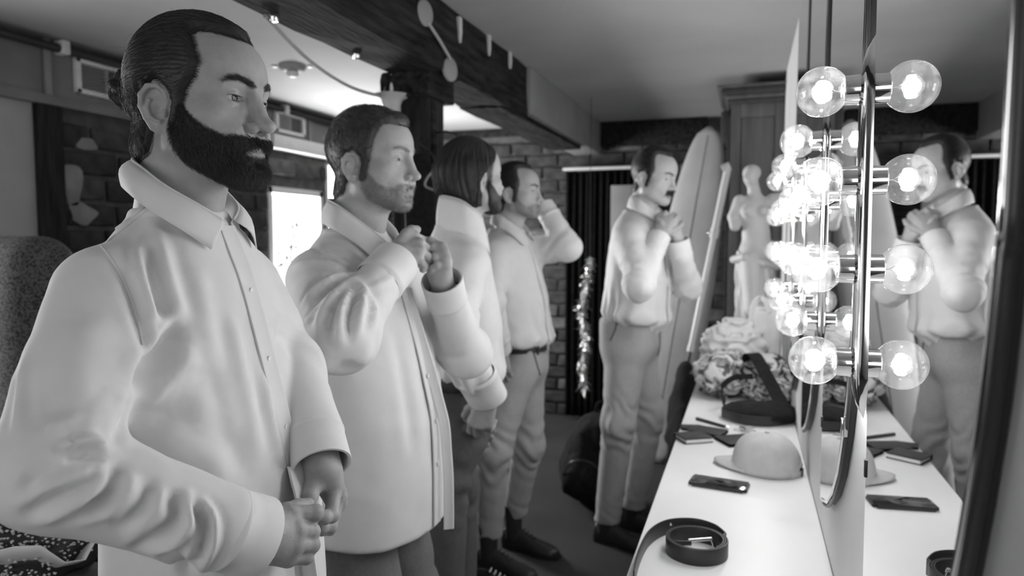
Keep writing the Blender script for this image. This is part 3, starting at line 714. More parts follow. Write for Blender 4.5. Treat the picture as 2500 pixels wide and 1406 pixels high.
# black shoulder bag with its wide strap
bagc = np.array((.055, 2.70, CT))
bag = empty('shoulder_bag', tuple(bagc), 0, 'black shoulder bag with a wide looped strap in front of the crumpled clothes', 'bag')
def fb(P): return smax(ell(P, bagc+(0, 0, .028), (.135, .10, .040)), -(P[:, 2]-CT-.001), .004)
Vb, Fb = surf(fb, bagc-(.16, .13, .01), bagc+(.16, .13, .09), .008)
Vb = Vb+vnormals(Vb, Fb)*(.006*noise3(Vb, 18, 3, 4))[:, None]; Vb[:, 2] = np.maximum(Vb[:, 2], CT+.001)
link('pouch', np_mesh('pouch', Vb, Fb), 'black_fabric', bag)
def flat_strap(name, pts, wd, th, wdir):
    P = spline(pts, 8); n = len(P); W = np.asarray(wdir, float); V = []; F = []
    T = np.gradient(P, axis=0); T /= np.linalg.norm(T, axis=1)[:, None]
    for i in range(n):
        ww = W-T[i]*(W@T[i]); ww /= np.linalg.norm(ww); nn = np.cross(T[i], ww)
        for (a, b) in ((-1, -1), (1, -1), (1, 1), (-1, 1)): V.append(tuple(P[i]+ww*a*wd/2+nn*b*th/2))
    for i in range(n-1):
        for k in range(4): F.append((i*4+k, i*4+(k+1) % 4, (i+1)*4+(k+1) % 4, (i+1)*4+k))
    F += [(3, 2, 1, 0), tuple((n-1)*4+k for k in range(4))]
    me = bpy.data.meshes.new(name); me.from_pydata(V, [], F); smooth(me); me.set_sharp_from_angle(angle=.7); return me
link('strap', flat_strap('strap', [(.150, 2.66, CT+.03), (.125, 2.74, CT+.065), (.075, 2.87, CT+.14), (.035, 2.97, CT+.195), (.012, 3.03, CT+.185), (.02, 3.08, CT+.13)], .052, .004, (1, .35, .1)), 'black_fabric', bag)
link('strap', flat_strap('strap', [(-.07, 2.70, CT+.05), (-.085, 2.79, CT+.09), (-.04, 2.86, CT+.12), (.03, 2.88, CT+.125)], .022, .004, (0, .6, 1)), 'black_fabric', bag)
link('base_band', flat_strap('base_band', [(-.078, 2.66, CT+.022), (-.01, 2.603, CT+.022), (.08, 2.600, CT+.022), (.145, 2.65, CT+.022)], .03, .005, (0, 0, 1)), 'black_leather', bag)

# crumpled clothes
def print_mat(name, lo, hi, scale, dist):
    m = bpy.data.materials.new(name); m.use_nodes = True; nt = m.node_tree; b = nt.nodes['Principled BSDF']; b.inputs['Roughness'].default_value = .9
    tc = nt.nodes.new('ShaderNodeTexCoord'); n = nt.nodes.new('ShaderNodeTexNoise'); n.inputs['Scale'].default_value = scale; n.inputs['Distortion'].default_value = dist; n.inputs['Detail'].default_value = 2
    r = nt.nodes.new('ShaderNodeValToRGB'); r.color_ramp.elements[0].position = .44; r.color_ramp.elements[1].position = .52
    r.color_ramp.elements[0].color = (lo, lo, lo, 1); r.color_ramp.elements[1].color = (hi, hi, hi, 1)
    nt.links.new(tc.outputs['Object'], n.inputs['Vector']); nt.links.new(n.outputs[0], r.inputs[0]); nt.links.new(r.outputs[0], b.inputs['Base Color']); MATS[name] = m
print_mat('printed_cotton', .03, .60, 14, 1.2); print_mat('printed_fine', .10, .6, 40, .8); print_mat('mottled', .02, .10, 150, .4); print_mat('stripe_cotton', .12, .62, 16, 2.0)
def cloth_heap(name, c, r, m, seed, amp, label, h=.009):
    c = np.array(c, float); r = np.array(r, float)
    def f(P):
        q = P-c; fold = np.abs(noise3(q*(1, 1, 1.6), 11, 2, seed))*amp+np.sin(q[:, 2]*150+6*noise3(q, 9, 2, seed+3))*amp*.18
        return ell(P, c, r)+fold-amp*.5
    V, F = surf(f, c-r*1.35-.03, c+r*1.35+.03, h); V[:, 2] = np.maximum(V[:, 2], CT+.001)
    return tag(link(name, np_mesh(name, V, F), m), label, 'clothing')
cloth_heap('crumpled_shirt', (-.095, 3.12, CT+.085), (.105, .15, .085), 'stripe_cotton', 3, .045, 'crumpled patterned shirt heaped at the near left of the clothes pile')
cloth_heap('crumpled_shirt', (.07, 3.10, CT+.085), (.10, .13, .085), 'printed_cotton', 9, .045, 'crumpled dark printed shirt under the black bag strap')
cloth_heap('crumpled_towel', (-.05, 3.36, CT+.14), (.13, .14, .14), 'plaster_white', 15, .05, 'pale ruffled cloth heaped behind the patterned shirt')
cloth_heap('crumpled_shirt', (.10, 2.98, CT+.05), (.075, .08, .05), 'printed_fine', 21, .03, 'finely patterned shirt tucked against the mirror wall')

# white tote with looped handles
tb = empty('tote_bag', (.07, 3.42, CT), 0, 'white tote bag with a drooping looped handle below the statue', 'bag')
def ft(P): return rbox(P, (.085, 3.44, CT+.175), (.07, .06, .174), .035)+.006*noise3(P, 14, 2, 5)
Vt, Ft = surf(ft, (-.02, 3.34, CT-.02), (.18, 3.54, CT+.39), .010); link('body', np_mesh('body', Vt, Ft), 'plaster_white', tb)
link('handle', flat_strap('handle', [(.02, 3.38, CT+.13), (.018, 3.365, CT+.25), (.03, 3.36, CT+.36), (.055, 3.36, CT+.395), (.085, 3.365, CT+.375), (.10, 3.37, CT+.33)], .024, .006, (1, .3, 0)), 'plaster_white', tb)
link('top_hem', tube('top_hem', [(.085+.066*math.cos(t), 3.44+.056*math.sin(t), CT+.345) for t in np.linspace(0, 2*PI, 24, endpoint=False)], .006, closed=True), 'plaster_white', tb)

# marble statue of a draped woman without arms
SX, SY = .035, 3.66
stt = empty('statue', (SX, SY, CT), 0, 'pale marble statue of an armless draped woman standing on the counter', 'statue')
def fst(P):
    # x: to the statue's own right (image left); y: its front (towards the camera); heights from the counter; 1.02 tall
    p = np.stack([-(P[:, 0]-SX), -(P[:, 1]-SY), P[:, 2]-CT], 1)
    k = .02
    hip, wst, chs, nck = (.012, .0, .56), (.0, .004, .68), (.006, .0, .80), (.015, .0, .905)
    d = ell(p, (.006, 0, .79), (.082, .056, .085))                      # rib cage
    d = smin(d, ell(p, (0, .0, .685), (.066, .05, .07)), .03)           # waist
    d = smin(d, ell(p, (-.006, .0, .60), (.085, .064, .075)), .03)      # hips
    for s in (-1, 1): d = smin(d, ell(p, (.006+s*.037, .05, .795), (.027, .022, .026)), .014)
    d = smin(d, cone(p, (.078, -.004, .845), .033, (.104, -.006, .77), .030), .02)     # right upper arm, broken off
    d = smin(d, cone(p, (.104, -.006, .77), .030, (.098, .012, .725), .026), .01)
    d = smin(d, cone(p, (-.075, -.004, .85), .034, (-.105, 0, .855), .030), .02)       # left shoulder stump
    d = smin(d, cone(p, (.006, -.006, .85), .034, (.020, .002, .925), .027), .02)      # neck
    d = smin(d, ell(p, (.030, .010, .965), (.036, .044, .05)), .012)                  # head turned to its right
    d = smin(d, ell(p, (.026, -.022, .985), (.043, .044, .04)), .01)                   # hair
    d = smin(d, ell(p, (.012, -.062, .97), (.02, .022, .02)), .008)                    # knot
    d = smin(d, cone(p, (.052, .044, .972), .006, (.055, .054, .955), .008), .005)     # nose
    # drapery from the hips down, with deep folds
    z = p[:, 2]; ang = np.arctan2(p[:, 1], p[:, 0])
    rx = np.interp(z, [0, .1, .3, .45, .58], [.115, .105, .088, .088, .094]); ry = np.interp(z, [0, .1, .3, .45, .58], [.10, .09, .08, .074, .072])
    cxn = np.interp(z, [0, .58], [-.008, -.004]); q = np.sqrt(((p[:, 0]-cxn)/rx)**2+(p[:, 1]/ry)**2)
    fold = .007*np.sin(ang*11+z*22)+.006*np.sin(ang*5-z*15)+.004*np.sin(ang*19+z*9)
    dr = (q-1)*.075+fold*sst(.62, .40, z); dr = np.maximum(dr, z-.565-.25*p[:, 0]-.02*np.sin(ang*5)); dr = np.maximum(dr, -z+.02)
    d = smin(d, dr, .006)
    d = smin(d, cone(p, (.0, .07, .33), .045, (.02, .055, .56), .05), .03)              # advanced knee under the cloth
    d = np.minimum(d, chain(p, [(.10, .02, .56), (.05, .085, .575), (-.03, .085, .545), (-.10, .02, .53)], [.020, .018, .018, .02], .01))   # rolled edge
    d = np.minimum(d, np.maximum(np.sqrt((p[:, 0]/.12)**2+(p[:, 1]/.105)**2)*.11-.11, np.maximum(z-.045, -z+.001)))
    return d
Vs, Fs = surf(fst, (SX-.15, SY-.15, CT-.005), (SX+.15, SY+.15, CT+1.05), .0055, lip=2.2)
link('figure', np_mesh('figure', Vs, Fs), 'marble', stt)

# tall cupboard at the end of the counter
cbn = empty('wardrobe', (.03, 4.40, 0), 0, 'tall wooden wardrobe with a moulded cornice behind the statue', 'wardrobe')
boxo('carcass', (-.105, 4.16, 0), (.172, 4.75, 2.16), 'cabinet_wood', cbn, .004)
boxo('stile', (-.105, 4.145, 0), (-.055, 4.16, 2.16), 'cabinet_wood', cbn, .004); boxo('stile', (.125, 4.145, 0), (.172, 4.16, 2.16), 'cabinet_wood', cbn, .004)
boxo('rail', (-.055, 4.146, 2.08), (.125, 4.16, 2.16), 'cabinet_wood', cbn, .004); boxo('rail', (-.055, 4.146, .9), (.125, 4.16, 1.0), 'cabinet_wood', cbn, .004)
boxo('door_panel', (-.05, 4.152, 1.0), (.12, 4.163, 2.08), 'cabinet_wood', cbn, .006)
for k, (o, z0, z1) in enumerate([(.02, 2.155, 2.18), (.035, 2.18, 2.20), (.055, 2.20, 2.235), (.075, 2.235, 2.25)]):
    boxo('cornice', (-.105-o, 4.145-o, z0), (.172, 4.75, z1), 'cabinet_wood' if k % 2 else 'cabinet_dark', cbn, .006)
boxo('side_moulding', (-.165, 4.30, 2.0), (-.105, 4.6, 2.15), 'cabinet_dark', cbn, .01)  # dark block standing in for the shadow under the cornice
boxo('side_batten', (-.125, 4.2, 0), (-.105, 4.26, 2.1), 'cabinet_dark', cbn, .003)

# surfboard leaning in the corner
sb = empty('surfboard', (-.50, 4.52, 0), 0, 'pale surfboard standing on its tail and leaning by the wardrobe', 'surfboard')
A = np.array((-.545, 4.45, .005)); Bt = np.array((-.245, 4.80, 2.13)); ax = (Bt-A); LEN = np.linalg.norm(ax); ax /= LEN
wv = np.array((.93, -.30, 0)); wv -= ax*(wv@ax); wv /= np.linalg.norm(wv); nv_ = np.cross(ax, wv)
V = []; F = []; n = 46; m = 20
for i in range(n+1):
    t = i/n; hw = .205*(max(0, 1-abs(2*t-.92)**2.5 if t < .96 else 1-abs(2*t-.92)**2.5))**.62 if True else 0
    hw = .205*max(.0005, math.sin(PI*min(1, max(0, t*.985+.015))**.95))**.36; th = .034*max(.05, math.sin(PI*min(1, t*.94+.04))**.5); rock = .09*(t-.45)**2
    for k in range(m):
        a = 2*PI*k/m; ca, sa = math.cos(a), math.sin(a)
        V.append(tuple(A+ax*LEN*t+wv*hw*math.copysign(abs(ca)**.8, ca)+nv_*(th*math.copysign(abs(sa)**.9, sa)-rock)))
for i in range(n):
    for k in range(m): F.append((i*m+k, i*m+(k+1) % m, (i+1)*m+(k+1) % m, (i+1)*m+k))
F += [tuple(range(m))[::-1], tuple(n*m+k for k in range(m))]
me = bpy.data.meshes.new('deck'); me.from_pydata(V, [], F); smooth(me); link('deck', me, 'board_foam', sb)
link('stringer', tube('stringer', [tuple(A+ax*LEN*t+nv_*(-.034*max(.05, math.sin(PI*min(1, t*.94+.04))**.5)-.09*(t-.45)**2-.0005)) for t in np.linspace(.03, .97, 30)], .003, seg=6), 'painted_beam', sb)
for s in (-1, 0, 1):
    M0 = A+ax*(.16 if s else .10)+wv*.07*s
    pts = [M0, M0+ax*.09, M0+ax*.02+nv_*.09]
    bm = bmesh.new(); vs = [bm.verts.new(tuple(p+wv*q)) for q in (-.003, .003) for p in pts]
    bm.faces.new(vs[:3]); bm.faces.new(vs[3:][::-1])
    for i in range(3): bm.faces.new((vs[i], vs[(i+1) % 3], vs[3+(i+1) % 3], vs[3+i]))
    link('fin', bm_mesh('fin', bm), 'black_plastic', sb)

# jointed pale pole leaning beside it
pl = empty('leaning_pole', (-.40, 4.02, 0), 0, 'slim white jointed pole leaning between the surfboard and the statue', 'pole')
p0, p1 = np.array((-.435, 4.02, .0)), np.array((-.117, 4.14, 1.805)); u_ = (p1-p0)
link('lower_tube', tube('lower_tube', [p0, p0+u_*.44], .010, seg=12), 'black_metal', pl)
link('upper_tube', tube('upper_tube', [p0+u_*.44, p0+u_*.80], .016, seg=12), 'pole_white', pl)
link('top_tube', tube('top_tube', [p0+u_*.80, p1], .020, seg=12), 'pole_white', pl)
link('joint', tube('joint', [p0+u_*.785, p0+u_*.815], .024, seg=12), 'pole_white', pl)
link('joint', tube('joint', [p0+u_*.43, p0+u_*.45], .019, seg=12), 'pole_white', pl)
link('head_clamp', tube('head_clamp', [p1+(-.03, 0, -.005), p1+(.012, .002, .012)], .024, seg=12), 'pole_white', pl)
link('knob', lathe('knob', [(.008, 0), (.012, .01), (.012, .022), (0, .026)], axis=(-1, 0, .1), org=tuple(p0+u_*.80-np.array((.02, 0, 0))), seg=12), 'chrome', pl)

# curtain, boards and dark things at the far wall
cu = empty('curtain', (-1.09, 5.30, 0), 0, 'black pleated curtain hanging from a pale rod on the brick wall', 'curtain')
xs = np.linspace(-1.34, -.78, 90); V = []; F = []
for j, zz in enumerate(np.linspace(.03, 1.925, 14)):
    for x in xs: V.append((x, 5.31+.012*math.sin(x*120+.5*math.sin(zz*2))+.006*math.sin(x*40+zz), zz))
for j in range(13):
    for i in range(89): F.append((j*90+i, j*90+i+1, (j+1)*90+i+1, (j+1)*90+i))
me = bpy.data.meshes.new('drape'); me.from_pydata(V, [], F); smooth(me); dr = link('drape', me, 'curtain_dark', cu); s_ = dr.modifiers.new('thickness', 'SOLIDIFY'); s_.thickness = .004
link('rod', tube('rod', [(-1.36, 5.30, 1.945), (-.76, 5.30, 1.945)], .013), 'pole_white', cu)
for x in (-1.30, -.82): link('rod_bracket', box_mesh('rod_bracket', (x-.01, 5.30, 1.935), (x+.01, 5.44, 1.955)), 'black_metal', cu)
lb = empty('leaning_board', (-.80, 4.95, 0), 0, 'grey board standing on end behind the man with the moustache', 'board')
boxo('panel', (-.93, 4.98, 0), (-.70, 5.0, 1.79), 'painted_beam', lb, .004); boxo('back_batten', (-.92, 5.0, .8), (-.71, 5.02, .86), 'timber', lb, .003)
gb = empty('garment_bag', (-.33, 3.75, 0), 0, 'black garment bag slumped on the floor against the counter', 'bag')
def fg(P):
    d = ell(P, (-.30, 3.80, .27), (.085, .30, .27)); d = smin(d, ell(P, (-.31, 4.0, .42), (.08, .18, .30)), .1)
    return smax(d+.02*noise3(P, 7, 3, 2), -(P[:, 2]-.002), .01)
Vg, Fg = surf(fg, (-.55, 3.2, -.03), (-.1, 4.5, .95), .02); link('bag_body', np_mesh('bag_body', Vg, Fg), 'black_fabric', gb)
link('zip', tube('zip', [(-.365, 3.65, .42), (-.385, 3.8, .40), (-.385, 3.95, .48)], .005, seg=6), 'black_metal', gb)
pf = empty('backpack', (-.72, 3.62, 0), 0, 'slumped black backpack on the floor behind the man with the moustache', 'backpack')
def fp(P):
    d = smin(ell(P, (-.72, 3.62, .20), (.21, .17, .22)), ell(P, (-.70, 3.60, .36), (.15, .13, .15)), .08); d = smin(d, ell(P, (-.76, 3.50, .17), (.14, .09, .12)), .04)
    return smax(d+.012*noise3(P, 11, 3, 6), -(P[:, 2]-.002), .01)
Vp, Fp = surf(fp, (-1.05, 3.3, -.03), (-.42, 3.9, .58), .015); link('bag_body', np_mesh('bag_body', Vp, Fp), 'black_fabric', pf)
link('carry_loop', tube('carry_loop', spline([(-.74, 3.60, .48), (-.73, 3.60, .55), (-.68, 3.60, .55), (-.66, 3.60, .48)], 5), .008, seg=8), 'black_fabric', pf)
link('zip', tube('zip', spline([(-.88, 3.45, .20), (-.82, 3.41, .29), (-.72, 3.41, .29), (-.66, 3.46, .20)], 5), .004, seg=6), 'black_metal', pf)
# tinsel garland glinting in the dark
tn = empty('tinsel_garland', (-1.0, 4.42, .4), 0, 'shiny silver tinsel garland hanging in the dark by the curtain', 'garland')
r3 = np.random.default_rng(5); S = []
spine_ = spline([(-.955, 4.42, 1.30), (-.975, 4.40, 1.12), (-1.005, 4.40, .95), (-.975, 4.42, .80), (-.99, 4.40, .62), (-.985, 4.41, .45)], 60)
for _ in range(900):
    b = spine_[r3.integers(len(spine_))]; d = r3.normal(size=3)*.022+np.array((0, 0, -.02)); S.append([b, b+d*.6, b+d+np.array((0, 0, -.006))])
tt_ = link('tinsel', ribbons('tinsel', S, .0016, .6), 'chrome', tn); tt_['kind'] = 'stuff'
link('cord', tube('cord', spine_[::8], .003, seg=6), 'black_metal', tn)
link('hanging_cord', tube('hanging_cord', [(-.955, 4.42, 1.30), (-.955, 4.42, 2.299)], .002, seg=6), 'black_metal', tn)
for k, (x, y, zz) in enumerate([(-.955, 4.385, 1.22), (-1.0, 4.37, .98), (-.965, 4.38, .70)]):
    link('bauble', lathe('bauble', [(0, -.02)]+[(.02*math.sin(t), -.02*math.cos(t)) for t in np.linspace(.2, PI-.2, 12)]+[(0, .02)], org=(x, y, zz), seg=16), 'chrome', tn)
# jacket on a hanger behind the post
jk = empty('hanging_jacket', (-1.14, 2.36, .95), 0, 'black jacket on a wire hanger hung beside the timber post', 'jacket')
def fj(P):
    q = P-np.array((-1.14, 2.36, 0)); z = P[:, 2]; a = np.interp(z, [.95, 1.3, 1.55, 1.66, 1.72], [.075, .07, .075, .055, .02]); b = np.interp(z, [.95, 1.5, 1.72], [.065, .06, .03])
    d = (np.sqrt((q[:, 0]/a)**2+(q[:, 1]/b)**2)-1)*.05+.008*np.sin(q[:, 0]*70+z*4); return smax(smax(d, z-1.72, .02), .95-z, .01)
Vj, Fj = surf(fj, (-1.28, 2.25, .9), (-1.0, 2.48, 1.76), .014, lip=2.5); link('jacket_body', np_mesh('jacket_body', Vj, Fj), 'black_fabric', jk)
link('hanger_wire', tube('hanger_wire', spline([(-1.065, 2.305, 1.585), (-1.095, 2.30, 1.60), (-1.085, 2.30, 1.63), (-1.045, 2.31, 1.675)], 6), .0045, seg=6), 'painted_beam', jk)
link('hanger_hook', tube('hanger_hook', spline([(-1.045, 2.31, 1.675), (-1.10, 2.34, 1.73), (-1.15, 2.38, 1.76), (-1.19, 2.50, 1.80)], 6), .003, seg=6), 'black_metal', jk)
gg = empty('garment_cover', (-1.04, 2.465, .8), 0, 'grey garment cover hanging behind the long haired man', 'garment cover')
def fgc(P):
    q = P-np.array((-1.04, 2.465, 0)); z = P[:, 2]; a = np.interp(z, [.8, 1.5, 1.70, 1.76], [.085, .075, .05, .02]); d = (np.sqrt((q[:, 0]/a)**2+(q[:, 1]/.05)**2)-1)*.045+.006*np.sin(q[:, 0]*50+z*3)
    return smax(smax(d, z-1.76, .02), .8-z, .01)
Vc, Fc = surf(fgc, (-1.16, 2.375, .75), (-.9, 2.56, 1.82), .014, lip=2.5); link('cover_body', np_mesh('cover_body', Vc, Fc), 'vent_metal', gg)
link('hook', tube('hook', [(-1.04, 2.465, 1.75), (-1.04, 2.465, 1.80), (-1.10, 2.50, 1.82), (-1.175, 2.58, 1.83)], .004, seg=6), 'black_metal', gg)

# potted plant on the sill of the bright window
pp = empty('potted_plant', (-2.93, 4.02, 1.10), 0, 'small leafy plant silhouetted on the bright window sill', 'plant')
boxo('sill_shelf', (-3.06, 3.92, 1.085), (-2.86, 4.5, 1.10), 'white_trim', pp, .003)
link('pot', lathe('pot', [(.0, 0), (.045, 0), (.06, .09), (.064, .1), (.055, .1), (.05, .085), (0, .085)], org=(-2.94, 4.08, 1.10), seg=24), 'black_plastic', pp)
r4 = random.Random(4)
for k in range(22):
    zz = 1.22+r4.random()*.34; y = 4.06+r4.uniform(-.08, .09)+.05*math.sin(zz*14); sz = r4.uniform(.025, .05); M = Matrix.Translation((-2.94+r4.uniform(-.03, .03), y, zz)) @ Matrix.Rotation(r4.uniform(0, 6.28), 4, 'X') @ Matrix.Rotation(r4.uniform(-.6, .6), 4, 'Z')
    bm = bmesh.new(); o_ = [(0, 0, 0), (.004, .35, .5), (.0, 0, 1.0), (.004, -.35, .5), (.012, 0, .5)]
    v = [bm.verts.new(M @ (Vector(q)*sz)) for q in o_]
    for a, b in ((0, 1), (1, 2), (2, 3), (3, 0)): bm.faces.new((v[a], v[b], v[4]))
    for a, b in ((0, 1), (1, 2), (2, 3), (3, 0)): pass
    link('leaf', bm_mesh('leaf', bm), 'leaf', pp)
link('stem', tube('stem', spline([(-2.94, 4.08, 1.18), (-2.94, 4.05, 1.3), (-2.94, 4.09, 1.42), (-2.94, 4.06, 1.56)], 6), .008, seg=6), 'leaf', pp)

# table with a wrapped bouquet, armchair behind
tbx = empty('slatted_table', (-1.45, 1.05, 0), 0, 'dark wooden slatted table behind the bearded man', 'table')
for k in range(7): boxo('slat', (-1.95, .62+k*.125, .69), (-1.02, .735+k*.125, .72), 'wood_dark', tbx, .004)
for (x, y) in ((-1.9, .66), (-1.9, 1.42), (-1.1, .66), (-1.1, 1.42)): boxo('leg', (x-.03, y-.03, 0), (x+.03, y+.03, .69), 'wood_dark', tbx, .004)
boxo('rail', (-1.9, .66, .62), (-1.1, .70, .69), 'wood_dark', tbx); boxo('rail', (-1.9, 1.38, .62), (-1.1, 1.42, .69), 'wood_dark', tbx)
bq = empty('flower_bouquet', (-1.47, 1.07, .72), 0, 'bouquet of tiny white filler flowers wrapped in pale paper on the table', 'bouquet')
V = []; F = []
for i in range(30):
    for j in range(8):
        t = 2*PI*i/30; r = .07+.15*j/7; V.append((-1.49+r*math.cos(t)*1.1, 1.07+r*math.sin(t)*.75, .724+.075*(j/7)**2*(1+.35*math.sin(5*t)+.2*math.sin(9*t+1))))
for i in range(30):
    for j in range(7): a = (i+1) % 30; F.append((i*8+j, a*8+j, a*8+j+1, i*8+j+1))
me = bpy.data.meshes.new('wrapping_paper'); me.from_pydata(V, [], F); smooth(me); wp = link('wrapping_paper', me, 'paper', bq); s_ = wp.modifiers.new('thickness', 'SOLIDIFY'); s_.thickness = .002
def fbq(P): return smax(ell(P, (-1.49, 1.07, .75), (.19, .14, .13))+.015*noise3(P, 25, 2, 3), -(P[:, 2]-.723), .004)
Vq, Fq_ = surf(fbq, (-1.75, .85, .70), (-1.22, 1.28, .92), .012); link('foliage', np_mesh('foliage', Vq, Fq_), 'leaf', bq)
r5 = np.random.default_rng(8); Nq = vnormals(Vq, Fq_); top = np.where(Nq[:, 2] > -.1)[0]; pick = r5.choice(top, 4200)
ico = [(0, 0, 1), (.89, 0, .45), (.28, .85, .45), (-.72, .53, .45), (-.72, -.53, .45), (.28, -.85, .45), (0, 0, -.4)]
fi = [(0, 1, 2), (0, 2, 3), (0, 3, 4), (0, 4, 5), (0, 5, 1), (6, 2, 1), (6, 3, 2), (6, 4, 3), (6, 5, 4), (6, 1, 5)]
VV = []; FF = []
for q in pick:
    s = r5.uniform(.0018, .0046); c0 = Vq[q]+Nq[q]*r5.uniform(.002, .022); b0 = len(VV); VV += [tuple(c0+np.array(v)*s) for v in ico]; FF += [tuple(b0+i for i in f) for f in fi]
me = bpy.data.meshes.new('blossom'); me.from_pydata(VV, [], FF); smooth(me); bs_ = link('blossoms', me, 'petal', bq); bs_['kind'] = 'stuff'
ch = empty('armchair', (-2.35, 1.72, 0), 0, 'high rounded armchair in dark mottled fabric at the left edge', 'armchair')
def fcb(P):
    q = P-np.array((-2.42, 1.66, 0)); return smax(rbox(q, (0, 0, .98), (.38, .13, .47), .12)+.03*sst(1.1, 1.45, P[:, 2]), -(P[:, 2]-.3), .02)
Vk, Fk = surf(fcb, (-2.9, 1.45, .25), (-1.95, 1.9, 1.55), .025); link('backrest', np_mesh('backrest', Vk, Fk), 'mottled', ch)
def fcs(P):
    d = rbox(P, (-2.42, 1.35, .38), (.34, .32, .11), .06); return d
Vk, Fk = surf(fcs, (-2.85, .95, .2), (-2.0, 1.75, .55), .025); link('seat', np_mesh('seat', Vk, Fk), 'mottled', ch)
for s in (-1, 1):
    def fca(P): return rbox(P, (-2.42+s*.38, 1.38, .48), (.07, .34, .2), .06)
    Vk, Fk = surf(fca, (-2.42+s*.38-.12, .98, .22), (-2.42+s*.38+.12, 1.78, .74), .025); link('armrest', np_mesh('armrest', Vk, Fk), 'mottled', ch)
    for y in (1.1, 1.62): link('leg', lathe('leg', [(.02, 0), (.032, .3)], org=(-2.42+s*.33, y, 0), seg=12), 'wood_dark', ch)
# ------------------------------------------------------------------ people
def rot3(yaw, pitch=0, roll=0):
    """columns: right, forward, up; yaw turns forward from +X towards +Y (degrees)"""
    yaw, pitch, roll = map(math.radians, (yaw, pitch, roll)); cy, sy = math.cos(yaw), math.sin(yaw)
    f = np.array([cy, sy, 0]); r = np.array([sy, -cy, 0]); u = np.array([0, 0, 1.])
    f2 = f*math.cos(pitch)+u*math.sin(pitch); u2 = u*math.cos(pitch)-f*math.sin(pitch)
    r3_ = r*math.cos(roll)+u2*math.sin(roll); u3 = u2*math.cos(roll)-r*math.sin(roll)
    return np.stack([r3_, f2, u3], 1)
def ear_field(p, s):
    """p already in the ear's own frame: x outwards, y forwards, z up"""
    c, sn = math.cos(.42), math.sin(.42); q = np.stack([p[:, 0]*c+p[:, 1]*sn, -p[:, 0]*sn+p[:, 1]*c, p[:, 2]], 1)
    d = ell(q, (0, -.001, .004), (.0042, .0175, .027))
    d = smin(d, ell(q, (.0005, .004, -.022), (.0042, .0095, .012)), .005)
    d = smin(d, chain(q, [(.002, .013, .000), (.005, .0165, .010), (.006, .014, .022), (.006, .004, .0305), (.006, -.008, .029), (.0055, -.0165, .018), (.0045, -.0175, .003), (.003, -.012, -.012), (.002, -.004, -.026)], [.0028, .0032, .0034, .0036, .0038, .0038, .0035, .003, .003], .002), .0035)
    d = smin(d, chain(q, [(.005, .003, .019), (.0055, -.006, .012), (.0055, -.0095, .001), (.005, -.005, -.011), (.005, .006, -.016)], [.0022, .0027, .003, .003, .003], .002), .003)
    d = smax(d, -ell(q, (.007, .005, -.002), (.0065, .0085, .0125)), .003)
    d = smax(d, -ell(q, (.006, -.001, .018), (.0035, .0085, .006)), .003)
    d = smin(d, ell(q, (.004, .0125, -.005), (.0035, .004, .006)), .003)
    return d
